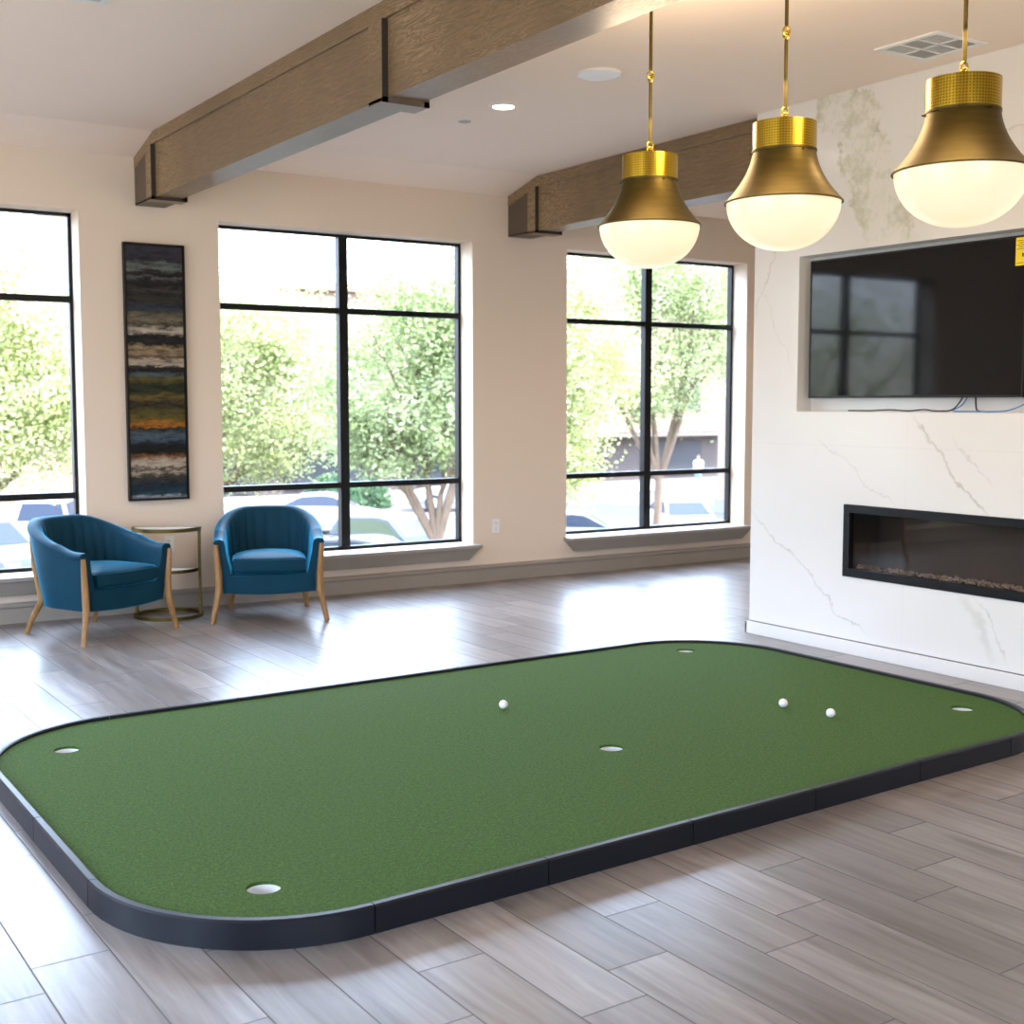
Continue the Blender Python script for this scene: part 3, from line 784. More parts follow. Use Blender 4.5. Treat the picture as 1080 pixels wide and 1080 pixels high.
# ------------------------------------------------------------------ ceiling fittings
def downlight():
    root = empty('recessed_light')
    MB().lathe([(.068, 0), (.092, 0), (.092, -.005), (.072, -.008), (.066, -.003), (.068, 0)], 40).build('trim_ring', WHITEP, root, smooth=40)
    MB().lathe([(0, -.001), (.066, -.001), (.066, -.004), (0, -.004)], 40).build('diffuser', LEDM, root)
    ld = bpy.data.lights.new('lamp', 'SPOT'); ld.energy = 45; ld.spot_size = radians(150); ld.spot_blend = 1; ld.shadow_soft_size = .06; ld.color = (1, .72, .45)
    lo = bpy.data.objects.new('lamp', ld); COL.objects.link(lo); lo.parent = root; lo.location = (0, 0, -.03)
    return root
dl = downlight()
DLP = [(4.516, 7.016), (4.9, 3.3), (.9, 7.0), (8.0, 7.7)]  # lights after the first are unseen, added as warm fill
for i, (x, y) in enumerate(DLP):
    o = dl if i == 0 else copy_tree(dl)
    o.location = (x, y, ZC-.0005)
    tag(o, 'small lit round recessed ceiling light between the two beams' if i == 0 else 'lit recessed ceiling light outside the picture', 'ceiling light', 'recessed ceiling lights')
sp = tag(empty('ceiling_speaker', (4.529, 6.024, ZC-.0005)), 'flat round white speaker cover on the ceiling left of the left pendant rod', 'speaker')
MB().lathe([(0, 0), (.128, 0), (.128, -.006), (.120, -.012), (0, -.012)], 48).build('grille', WHITEP, sp, smooth=30)
MB().lathe([(.120, -.0125), (.124, -.0125), (.124, -.0145), (.120, -.0145), (.120, -.0125)], 48).build('rim', WHITEP, sp)
sk = tag(MB().lathe([(0, 0), (.042, 0), (.042, -.003), (.034, -.006), (0, -.006)], 28).build('sprinkler_cap', GREYV, smooth=30, loc=(4.537, 7.53, ZC-.0005)), 'tiny grey sprinkler cover plate on the ceiling near the round speaker', 'sprinkler')
def vent(x0, x1, y0, y1, label):
    cx, cy = (x0+x1)/2, (y0+y1)/2; w, d = (x1-x0)/2, (y1-y0)/2
    r = tag(empty('ceiling_vent', (cx, cy, ZC-.0005)), label, 'vent', 'ceiling vents')
    m = MB()
    for a, b, c, e in ((-w, w, -d, -d+.035), (-w, w, d-.035, d), (-w, -w+.035, -d+.035, d-.035), (w-.035, w, -d+.035, d-.035)): m.box(a, b, c, e, -.010, 0)
    m.build('frame', WHITEP, r, bevel=.002)
    MB().box(-w+.03, w-.03, -d+.03, d-.03, -.003, -.001).build('backing', GREYV, r)
    m = MB()
    m.box(-.006, .006, -d+.035, d-.035, -.010, -.003)
    for k in (1, 2):
        yy = -d+.035+(2*d-.07)*k/3; m.box(-w+.035, w-.035, yy-.006, yy+.006, -.010, -.003)
    m.build('divider', WHITEP, r)
    for ix in (0, 1):
        for iy in range(3):
            xa = -w+.035 if ix == 0 else .006; xb = -.006 if ix == 0 else w-.035
            ya = -d+.035+(2*d-.07)*iy/3+.006; yb = ya+(2*d-.07)/3-.012
            m = MB(); tilt = radians(35 if (ix+iy) % 2 else -35); n = 7
            if (ix + iy) % 2:
                for k in range(n):
                    yy = ya+(yb-ya)*(k+.5)/n
                    m.box(xa, xb, -.0065, .0065, -.0006, .0006, Matrix.Translation((0, yy, -.0075)) @ Matrix.Rotation(tilt, 4, 'X'))
            else:
                for k in range(n):
                    xx = xa+(xb-xa)*(k+.5)/n
                    m.box(-.0065, .0065, ya, yb, -.0006, .0006, Matrix.Translation((xx, 0, -.0075)) @ Matrix.Rotation(tilt, 4, 'Y'))
            m.build('louver', WHITEP, r)
    return r
vent(5.45, 5.846, 4.405, 4.82, 'square white louvered air vent on the ceiling behind the right pendant rod')
vent(1.40, 1.80, 5.87, 6.28, 'square white air vent on the ceiling at the top left edge')

# ------------------------------------------------------------------ outlets
def outlet(x, z, label):
    r = tag(empty('wall_outlet', (x, YB, z)), label, 'outlet', 'wall outlets')
    MB().box(-.038, .038, -.007, -.0005, -.060, .060).build('cover_plate', WHITEP, r, bevel=.003)
    for s in (-1, 1):
        rc = MB(); rc.box(-.017, .017, -.010, -.007, s*.024-.015, s*.024+.015); k = rc.build('receptacle', WHITEP, r, bevel=.004)
        MB().box(-.008, -.005, -.0108, -.010, s*.024-.004, s*.024+.007).box(.005, .008, -.0108, -.010, s*.024-.004, s*.024+.006).box(-.002, .002, -.0108, -.010, s*.024-.011, s*.024-.007).build('slot', INK, k)
outlet(3.069, .492, 'white electrical outlet on the back wall behind the brass side table')
outlet(5.972, .480, 'white electrical outlet on the back wall between the middle and right windows')

# ------------------------------------------------------------------ television, cables
tv = tag(empty('television', (XM+.03, 5.06, 1.579)), 'large black wall television with yellow corner label in the marble wall recess', 'television')
TW, TH = 1.553, .862
MB().box(.010, .062, -TW/2, TW/2, 0, TH).build('housing', TVB, tv, bevel=.004)
m = MB()
for a, b, c, e in ((-TW/2, TW/2, 0, .014), (-TW/2, TW/2, TH-.009, TH), (-TW/2, -TW/2+.009, .014, TH-.009), (TW/2-.009, TW/2, .014, TH-.009)): m.box(.002, .012, a, b, c, e)
m.build('bezel', TVB, tv)
MB().box(.005, .009, -TW/2+.009, TW/2-.009, .014, TH-.009).build('screen', SCREEN, tv)
lab = MB().box(.0005, .0018, -TW/2+.012, -TW/2+.068, TH-.160, TH-.012).build('energy_label', YELLOW, tv); lab['label'] = 'bright yellow paper energy label'
m = MB()
for k in range(5): m.box(.0001, .0004, -TW/2+.018, -TW/2+.062-(k % 2)*.012, TH-.030-k*.011, TH-.027-k*.011)
m.build('print', INK, lab)
m = MB(); m.box(.0001, .0004, -TW/2+.018, -TW/2+.028, TH-.115, TH-.095)
m.build('print', INK, lab)
m = MB()
m.box(.0001, .0004, -TW/2+.018, -TW/2+.062, TH-.148, TH-.145)
m.build('print', INK, lab)
MB().box(.062, .099, -.35, .35, .2, .65).build('mount', TVB, tv)
def bez(pts, n=40):
    out = []
    P = [Vector(p) for p in pts]
    P = [P[0]*2-P[1]] + P + [P[-1]*2-P[-2]]
    for i in range(1, len(P)-2):
        for s in range(n//(len(P)-3)):
            t = s/(n//(len(P)-3)); a, b, c, d = P[i-1:i+3]
            out.append(.5*((2*b)+(-a+c)*t+(2*a-5*b+4*c-d)*t*t+(-a+3*b-3*c+d)*t**3))
    return out + [P[-2]]
cx_ = XM+.06
zb = NZ0+.004
tag(MB().tube(bez([(cx_+.05, 4.68, 1.60), (cx_+.02, 4.70, 1.54), (cx_-.02, 4.73, zb+.006), (cx_-.03, 4.60, zb+.004), (cx_-.03, 4.45, zb+.004), (cx_-.03, 4.36, zb+.012), (cx_-.02, 4.27, 1.545), (cx_+.03, 4.235, 1.60), (cx_+.05, 4.23, 1.70)], 64), .0035, 8).build('cable', BLUEC, smooth=60), 'thin blue network cable lying in the recess under the television', 'cable')
tag(MB().tube(bez([(cx_+.045, 4.71, 1.60), (cx_+.03, 4.73, 1.55), (cx_+.01, 4.77, zb+.010), (cx_-.01, 4.86, zb+.004), (cx_, 4.95, zb+.012), (cx_-.01, 5.06, zb+.004), (cx_, 5.20, zb+.010), (cx_-.01, 5.34, zb+.004), (cx_, 5.46, zb+.004), (cx_-.005, 5.52, zb+.004)], 80), .0042, 8).build('cable', BLACKC, smooth=60), 'black cord trailing left along the recess ledge under the television', 'cable')
tag(MB().tube(bez([(cx_+.05, 4.635, 1.60), (cx_+.03, 4.62, 1.55), (cx_+.015, 4.60, zb+.012), (cx_+.0, 4.57, zb+.004)], 32), .005, 8).build('cable', BLACKC, smooth=60), 'short black plug lead hanging right of the blue cable under the television', 'cable')

# ------------------------------------------------------------------ fireplace
fp = tag(empty('fireplace', (XM, (FY0+FY1)/2, FZ0)), 'long low black linear fireplace with glass front set in the marble wall', 'fireplace')
FW, FH = (FY1-FY0)/2-.002, FZ1-FZ0-.002
m = MB(); b1, b2 = .052, .05
for a, b, c, e in ((-FW, FW, .002, b1), (-FW, FW, FH-b2, FH), (-FW, -FW+.05, b1, FH-b2), (FW-.05, FW, b1, FH-b2)): m.box(-.006, .035, a, b, c, e)
m.build('frame', BLACK, fp, bevel=.003)
m = MB()
m.box(.30, .31, -FW+.01, FW-.01, .01, FH-.01); m.box(.035, .30, -FW+.01, FW-.01, .01, .03); m.box(.035, .30, -FW+.01, FW-.01, FH-.03, FH-.01)
m.box(.035, .30, -FW+.01, -FW+.02, .03, FH-.03); m.box(.035, .30, FW-.02, FW-.01, .03, FH-.03)
m.build('firebox', FIREIN, fp)
MB().box(.020, .024, -FW+.05, FW-.05, b1, FH-b2).build('glass_front', SMOKED, fp)
m = MB(); random.seed(3)
for k in range(520):
    s = .006+.008*random.random()
    x = .045+.11*random.random(); y = -FW+.05+(2*FW-.1)*random.random(); z = .05+.022*random.random()-.08*(x-.045)
    Mx = Matrix.Translation((x, y, z)) @ Matrix.Rotation(random.random()*6, 4, Vector((random.random()-.5, random.random()-.5, random.random()-.5)).normalized()) @ Matrix.Diagonal((s, s*(.6+.5*random.random()), s*(.5+.5*random.random()), 1))
    bmesh.ops.create_icosphere(m.bm, subdivisions=1, radius=1, matrix=Mx)
eb = m.build('ember_bed', PEBBLE, fp); eb['kind'] = 'stuff'
MB().box(.038, .17, -FW+.03, FW-.03, .030, .048).build('burner_tray', FIREIN, fp)

# ------------------------------------------------------------------ outdoors
GZ = -3.2
ASPH = plain('sunlit_asphalt', (.055, .050, .048), .9, 0, .08, .8); CONC = plain('pale_concrete', (.14, .13, .118), .85, 0, .06, 1.2)
PAVE = mat_brick('brick_pavers', (.10, .055, .045), (.115, .068, .055), (.10, .085, .075), 1.0, .6, .3, 'XY')
STUC = plain('peach_stucco', (.20, .135, .095), .9, 0, .04, 1.0); BRICK = mat_brick('brown_brick', (.045, .029, .026), (.055, .037, .033), (.07, .06, .055), 1.0, .5, .2)
DARKG = plain('store_glass', (.035, .036, .04), .4, **{'Specular_IOR_Level': .1}); CANOPY = plain('canopy_metal', (.10, .08, .07), .6)
BARK = plain('bark', (.12, .078, .05), .9, 0, .25, 5)
LEAF = [mat_foliage('leaf_green', (.13, .17, .055), (.28, .33, .15), (.55, .58, .36)), mat_foliage('leaf_yellow_green', (.19, .22, .07), (.36, .39, .17), (.62, .64, .40)),  # pale end of these leaf colours paints in blown-out daylight patches
        mat_foliage('leaf_deep_green', (.03, .07, .035), (.05, .10, .05), (.09, .15, .07))]
struct(MB().box(-120, 160, 9.8, 260, GZ-.3, GZ).build('ground', ASPH))
struct(MB().box(-60, 140, 52.5, 60, GZ, GZ+.14).build('sidewalk', CONC))
struct(MB().box(20, 27.2, 45.2, 47.5, GZ, GZ+.04).build('paving', PAVE))

def building(name, x0, x1, y0, y1, ztop, label, ground_h=3.0, bays=6, roof_slope=None):
    r = tag(empty(name, ((x0+x1)/2, (y0+y1)/2, GZ)), label, 'building')
    w, d, h = (x1-x0)/2, (y1-y0)/2, ztop-GZ
    MB().box(-w, w, -d, d, ground_h, h).build('upper_wall', STUC, r)
    MB().box(-w, w, -d+.05, d, 0, ground_h).build('ground_wall', BRICK, r)
    MB().box(-w-.35, w+.35, -d-.35, d+.35, h, h+.35).build('cornice', STUC, r)
    MB().box(-w, w, -d-.9, -d, ground_h-.25, ground_h-.05).build('canopy', CANOPY, r)
    for k in range(bays):
        cx = -w+2*w*(k+.5)/bays; bw = 2*w/bays
        q = MB().box(cx-bw*.30, cx+bw*.30, -d-.02, -d+.06, .35, ground_h-.55).build('shop_window', DARKG, r)
        for s in (-1, 1):
            MB().box(cx+s*bw*.22-.5, cx+s*bw*.22+.5, -d-.05, -d+.02, ground_h+1.2, ground_h+3.2).build('window', DARKG, r)
    return r
building('shop_building', 24, 70, 60, 74, 7.2, 'long peach stucco building with brown brick shop fronts beyond the parking lot')
bt = tag(empty('gabled_building', (15.6, 68, GZ)), 'peach building with a sloping roof edge far behind the left part of the middle window', 'building')
MB().box(-6.5, 6.4, -5, 5, 0, 10.4).build('wall', STUC, bt)
MB().prism([(-6.9, 10.4), (6.8, 10.4), (0, 14.0)], -5.4, 5.4, lambda u, v, t: (u, t, v)).build('roof', STUC, bt)
for k in range(4):
    MB().box(-5.2+k*3, -3.9+k*3, -5.05, -4.95, 5.6, 7.8).build('window', DARKG, bt)
# peach corner tower seen through the right edge of the right window
tw = tag(empty('corner_tower', (41.3, 38.6, GZ)), 'pale peach corner tower outside, at the right edge of the right window', 'building')
MB().box(-3.5, 3.5, -3.0, 3.0, 0, 13).build('wall', STUC, tw)
MB().box(-3.8, 3.8, -3.3, 3.3, 13, 13.5).build('cornice', STUC, tw)
MB().box(-3.6, 3.6, -3.1, 3.1, 0, .6).build('plinth', CONC, tw)

def tree(name, loc, trunk, crown, label, leafm, n, fork=(0, 0, 1.9), seed=1, leaf=.105):
    rnd = random.Random(seed)
    r = tag(empty(name, loc), label, 'tree', 'trees outside the windows')
    # trunk with spreading limbs
    m = MB(); f = Vector(fork)
    m.tube([(0, 0, 0), (f.x*.3, f.y*.3, f.z*.4), tuple(f)], [trunk*1.25, trunk, trunk*.9], 9)
    for (cx, cy, cz, rx, ry, rz) in crown:
        c = Vector((cx, cy, cz)); mid = f.lerp(c, .5) + Vector((rnd.uniform(-.2, .2), rnd.uniform(-.2, .2), -.15))
        m.tube([tuple(f - Vector((0, 0, .2))), tuple(mid), tuple(c)], [trunk*.75, trunk*.5, trunk*.15], 7)
        for k in range(3):
            d = Vector((rnd.uniform(-1, 1)*rx, rnd.uniform(-1, 1)*ry, rnd.uniform(-.2, .9)*rz))*.8
            m.tube([tuple(mid), tuple(mid.lerp(c + d, .5)), tuple(c + d)], [trunk*.32, trunk*.2, trunk*.05], 5)
    m.build('trunk', BARK, r, smooth=60)
    m = MB(); tot = sum(q[3]*q[4] for q in crown)
    for (cx, cy, cz, rx, ry, rz) in crown:
        k = int(n*rx*ry/tot); clumps = [(rnd.gauss(0, 1), rnd.gauss(0, 1), rnd.gauss(0, 1)) for _ in range(46)]
        cl = []
        for g in clumps:
            v = Vector(g).normalized()*(rnd.uniform(.35, 1.0)); cl.append(Vector((cx+v.x*rx, cy+v.y*ry, cz+v.z*rz)))
        for i in range(k):
            c = cl[i % len(cl)]; s = .30*min(rx, rz)
            p = c + Vector((rnd.gauss(0, s), rnd.gauss(0, s), rnd.gauss(0, s*.75)))
            a = Vector((rnd.gauss(0, 1), rnd.gauss(0, 1), rnd.gauss(0, .6))).normalized(); b = a.cross(Vector((rnd.gauss(0, 1), rnd.gauss(0, 1), rnd.gauss(0, 1)))).normalized()
            L = leaf*rnd.uniform(.7, 1.3); W = L*.5
            m.bm.faces.new([m.bm.verts.new(p - a*L*.5), m.bm.verts.new(p + b*W*.5), m.bm.verts.new(p + a*L*.5), m.bm.verts.new(p - b*W*.5)])
    me = bpy.data.meshes.new('foliage'); m.bm.to_mesh(me); m.bm.free()
    o = bpy.data.objects.new('foliage', me); COL.objects.link(o); o.parent = r; me.materials.append(leafm); 
    return r
tree('street_tree', (4.0, 25.6, GZ), .14, [(1.0, -.4, 6.6, 1.9, 1.7, 1.2), (1.3, -.5, 5.4, 2.2, 1.9, 1.8), (-.8, -.2, 5.0, 1.9, 1.7, 1.7), (2.3, -.5, 4.7, 1.3, 1.5, 1.4), (.6, -.9, 4.2, 1.6, 1.5, 1.2)],
     'bright green leafy tree filling the lower part of the left window', LEAF[1], 44550, (0, 0, 2.4), 2)
tree('street_tree', (10.5, 29.9, GZ), .13, [(1.3, -.8, 6.6, 2.3, 1.8, 1.3), (1.2, -.8, 5.4, 2.0, 1.9, 1.7), (2.6, -1.2, 5.0, 1.6, 1.6, 1.7), (-.1, -.5, 4.9, 1.7, 1.7, 1.6), (1.5, -.9, 3.9, 1.9, 1.5, 1.1)],
     'pale green tree behind the right armchair in the left half of the middle window', LEAF[1], 44550, (0, 0, 2.4), 5)
tree('street_tree', (13.17, 22.93, GZ), .115, [(-1.0, .5, 5.0, 1.5, 1.4, 1.5), (.5, -.3, 5.0, 1.4, 1.4, 1.5), (-.4, 0, 6.5, 1.8, 1.5, 1.2), (.9, -.5, 6.2, 1.3, 1.4, 1.2), (-.9, .4, 4.0, 1.2, 1.2, .7), (.3, -.2, 4.0, 1.0, 1.1, .6)],
     'green tree with forked tan trunk in the right half of the middle window', LEAF[0], 44550, (-.05, 0, 2.0), 8)
tree('street_tree', (18.0, 26.3, GZ), .11, [(-.1, 0, 4.2, 1.6, 1.5, 1.6), (.9, -.5, 5.4, 1.7, 1.6, 1.5), (.5, -.3, 7.0, 1.7, 1.6, 1.4), (.3, -.2, 3.3, 1.4, 1.3, 1.0)],
     'yellow green tree at the left side of the right window', LEAF[1], 40500, (0, 0, 1.8), 11)
tree('street_tree', (24.3, 29.4, GZ), .125, [(-1.3, .8, 6.2, 1.8, 1.7, 1.7), (.8, -.5, 6.1, 1.5, 1.7, 1.7), (-.2, 0, 8.2, 2.1, 1.9, 1.5), (1.1, -.7, 8.4, 1.5, 1.5, 1.4), (1.5, -1.0, 7.0, 1.3, 1.4, 1.4), (-.3, .2, 5.0, 1.6, 1.5, .9), (-1.2, .8, 8.6, 1.6, 1.6, 1.3)],
     'green tree with curving bare tan limbs in the middle of the right window', LEAF[0], 48600, (.1, 0, 2.6), 14)
tree('street_tree', (-6.5, 19.0, GZ), .17, [(0, 0, 5.6, 2.4, 2.4, 2.2), (-2.2, 0, 5.4, 2.2, 2.4, 2.1), (2.0, .6, 5.4, 2.0, 2.2, 2.0)],
     'green tree left of the left window, mirrored in the television', LEAF[0], 12000, (0, 0, 2.2), 31)
tree('street_tree', (-11.5, 6.0, GZ), .16, [(0, 0, 5.4, 2.4, 2.6, 2.0), (0, -2.2, 5.0, 2, 2, 1.7), (0, 2.2, 5.0, 2, 2, 1.7)],
     'green tree outside the left wall, beyond the picture', LEAF[2], 6000, (0, 0, 2.2), 17)
def hedge(loc, rx, ry, rz, n, label, seed):
    rnd = random.Random(seed); m = MB()
    for i in range(n):
        v = Vector((rnd.gauss(0, 1), rnd.gauss(0, 1), abs(rnd.gauss(0, 1)))).normalized()*rnd.uniform(.75, 1.0)
        p = Vector((v.x*rx, v.y*ry, v.z*rz)); a = Vector((rnd.gauss(0, 1), rnd.gauss(0, 1), rnd.gauss(0, 1))).normalized(); b = a.orthogonal()
        m.bm.faces.new([m.bm.verts.new(p - a*.11), m.bm.verts.new(p + b*.07), m.bm.verts.new(p + a*.11), m.bm.verts.new(p - b*.07)])
    m.sphere((0, 0, rz*.1), (rx*.82, ry*.82, rz*.82), 16, 10)
    me = bpy.data.meshes.new('shrub'); m.bm.to_mesh(me); m.bm.free(); me.materials.append(LEAF[2])
    o = bpy.data.objects.new('shrub', me); COL.objects.link(o); o.location = loc
    tag(o, label, 'shrub', 'shrubs beyond the parking lot')
hedge((23.9, 51.0, GZ), 1.5, .9, 1.7, 2200, 'dark blue green shrub beyond the white cars in the middle window', 21)
hedge((26.2, 52.0, GZ), 1.1, .8, 1.4, 1800, 'rounder green shrub beside the white suv in the middle window', 22)

# ---------------------------------------------------------------- cars
CW = plain('white_car_paint', (.30, .30, .30), .2, 0, .01, 1, **{'Specular_IOR_Level': .12}); CS = plain('silver_blue_car_paint', (.040, .046, .058), .3, .0, .02, 1, **{'Specular_IOR_Level': .12})
CPALE = plain('pale_grey_car_paint', (.085, .09, .095), .3, 0, .02, 1, **{'Specular_IOR_Level': .12})
CGLASS = plain('car_glass', (.026, .032, .048), .3, **{'Specular_IOR_Level': .08}); CGLASSG = plain('green_car_glass', (.045, .056, .026), .3, **{'Specular_IOR_Level': .08}); TYRE = plain('tyre_rubber', (.02, .02, .02), .8); ALLOY = plain('alloy_wheel', (.6, .6, .62), .3, .8)  # hatchback glass has a green reflection put into its colour
LAMPR = plain('tail_lamp', (.5, .03, .02), .2); LAMPW = plain('head_lamp', (.85, .87, .9), .1)
def car(kind, paint, glass, loc, rz, label):
    """x forward, origin on the ground"""
    r = tag(empty('car', loc, rz), label, 'car', 'cars in the parking lot')
    P = {'sedan': dict(L=4.6, low=[(-2.3, .34), (-2.28, .62), (-2.22, .86), (-1.95, .98), (-1.2, 1.0), (.75, .96), (1.55, .86), (2.15, .70), (2.3, .52), (2.3, .30)], cab=[(-1.75, .97), (-.95, 1.42), (-.1, 1.47), (.35, 1.42), (1.15, .93)]),
         'hatch': dict(L=4.2, low=[(-2.1, .34), (-2.12, .62), (-2.08, .95), (-1.2, 1.02), (.75, .98), (1.5, .88), (1.98, .72), (2.1, .52), (2.1, .30)], cab=[(-2.02, .98), (-1.72, 1.45), (-.2, 1.52), (.2, 1.48), (1.05, .95)]),
         'suv': dict(L=4.7, low=[(-2.35, .42), (-2.36, .8), (-2.3, 1.08), (-1.2, 1.12), (.85, 1.08), (1.7, 1.0), (2.2, .88), (2.35, .62), (2.35, .40)], cab=[(-2.25, 1.08), (-2.0, 1.68), (-.3, 1.74), (.2, 1.7), (1.0, 1.06)]),
         'pickup': dict(L=5.4, low=[(-2.7, .5), (-2.72, .8), (-2.7, 1.1), (-1.0, 1.1), (1.2, 1.1), (2.1, 1.05), (2.55, .95), (2.7, .7), (2.7, .46)], cab=[(-.95, 1.08), (-.8, 1.75), (.2, 1.8), (.65, 1.74), (1.35, 1.08)])}[kind]
    hw = .90
    body = MB(); rings = []
    for x, z in P['low']:
        rings.append((x, z))
    prof = P['low']
    secs = []
    x0, x1 = prof[0][0], prof[-1][0]
    def topz(x):
        best = prof[0][1]
        for (a, za), (b, zb2) in zip(prof, prof[1:]):
            if min(a, b) <= x <= max(a, b) and a != b: best = max(best, za+(zb2-za)*(x-a)/(b-a))
        return best
    n = 28
    for k in range(n+1):
        x = x0+.02+(x1-x0-.04)*k/n
        e = min(1, min(x-x0, x1-x)/.35); w = hw*(.84+.16*math.sqrt(max(0, e))); zt = topz(x); zb2 = .30 if kind in ('sedan', 'hatch') else .42
        secs.append([(x, -w*.93, zb2), (x, -w, zb2+.14), (x, -w, zt-.18), (x, -w*.95, zt-.03), (x, -w*.80, zt), (x, w*.80, zt), (x, w*.95, zt-.03), (x, w, zt-.18), (x, w, zb2+.14), (x, w*.93, zb2)])
    body.loft(secs)
    cab = P['cab']; cp = []
    zlo, zhi = cab[0][1], max(z for _, z in cab)
    tw_ = lambda z: hw*(.93-.22*(z-zlo)/(zhi-zlo))
    A = [(x, -tw_(z), z) for x, z in cab]; B = [(x, tw_(z), z) for x, z in cab]
    body.loft([A, B])
    body.build('body', paint, r, smooth=30, bevel=.03)
    # side glass, following the tapered cabin sides
    c0, ce = cab[0], cab[-1]; cx = sum(x for x, _ in cab)/len(cab); cz = (zlo+zhi)/2
    for s in (-1, 1):
        poly = []
        for x, z in cab:
            xx = cx+(x-cx)*.86; zz = cz+(z-cz)*.70+.01
            poly.append((xx, s*(tw_(zz)+.012), zz))
        m = MB(); m.loft([poly, [(x, y-s*.03, z) for x, y, z in poly]]); m.build('side_window', glass, r)
    def screen(a, b, nm):
        m = MB(); (xa, za), (xb, zb2) = a, b; q = []
        nx, nz = (zb2-za), -(xb-xa); l = math.hypot(nx, nz); nx, nz = nx/l, nz/l
        if nz < 0: nx, nz = -nx, -nz
        for f, side in ((.10, -1), (.10, 1), (.90, 1), (.90, -1)):
            x, z = xa+(xb-xa)*f, za+(zb2-za)*f
            q.append((x+nx*.012, side*(tw_(z)-.09), z+nz*.012))
        m.loft([q, [(x-nx*.03, y, z-nz*.03) for x, y, z in q]]); m.build(nm, glass, r)
    screen(cab[-1], cab[-2], 'windshield'); screen(cab[0], cab[1], 'rear_window')
    rw = .33 if kind in ('sedan', 'hatch') else .38
    for wx in (-P['L']*.29, P['L']*.31):
        for s in (-1, 1):
            M = Matrix.Translation((wx, s*(hw-.06), rw)) @ Matrix.Rotation(-s*pi/2, 4, 'X')
            m = MB(); m.lathe([(rw*.62, -.10), (rw*.95, -.10), (rw, -.07), (rw, .07), (rw*.95, .10), (rw*.62, .10), (rw*.62, -.10)], 24); bmesh.ops.transform(m.bm, matrix=M, verts=m.bm.verts)
            w_ = m.build('wheel', TYRE, r, smooth=40)
            m = MB(); m.lathe([(0, .085), (rw*.2, .09), (rw*.60, .07), (rw*.62, -.05), (0, -.05)], 20); bmesh.ops.transform(m.bm, matrix=M, verts=m.bm.verts)
            m.build('wheel_rim', ALLOY, w_, smooth=40)
    zl = topz(x1-.25)
    for s in (-1, 1):
        MB().box(x1-.18, x1+.005, s*.60-.17, s*.60+.17, zl-.24, zl-.10).build('headlight', LAMPW, r, bevel=.03)
        MB().box(x0-.01, x0+.10, s*.68-.13, s*.68+.13, topz(x0+.12)-.30, topz(x0+.12)-.12).build('taillight', LAMPR, r, bevel=.03)
    MB().box(x0-.06, x0+.1, -.8, .8, .35, .55).build('bumper', paint, r, bevel=.04); MB().box(x1-.1, x1+.05, -.8, .8, .33, .5).build('bumper', paint, r, bevel=.04)
    return r
car('hatch', CS, CGLASSG, (17.17, 32.2, GZ), radians(-72), 'dark silver hatchback parked low in the right half of the middle window')
car('sedan', CPALE, CGLASS, (14.2, 28.2, GZ), radians(-52), 'pale grey car seen just right of the armchair in the middle window')
car('sedan', CW, CGLASS, (19.9, 42.9, GZ), radians(-30), 'white sedan behind the middle window mullion, further back')
car('suv', CW, CGLASS, (29.3, 48.6, GZ), radians(150), 'white suv showing one wheel behind the forked tree trunk')
car('sedan', CW, CGLASS, (22.9, 31.6, GZ), radians(-33), 'white sedan in the lower left corner of the right window')
car('sedan', CW, CGLASS, (28.9, 33.6, GZ), radians(-115), 'white car with blue windshield low in the right window, right of the tree trunk')
car('pickup', CW, CGLASS, (9.7, 41.3, GZ), radians(62), 'white pickup truck seen above the left armchair through the left window')
car('suv', CPALE, CGLASS, (6.6, 35.2, GZ), radians(-70), 'pale suv at the far left edge of the left window')

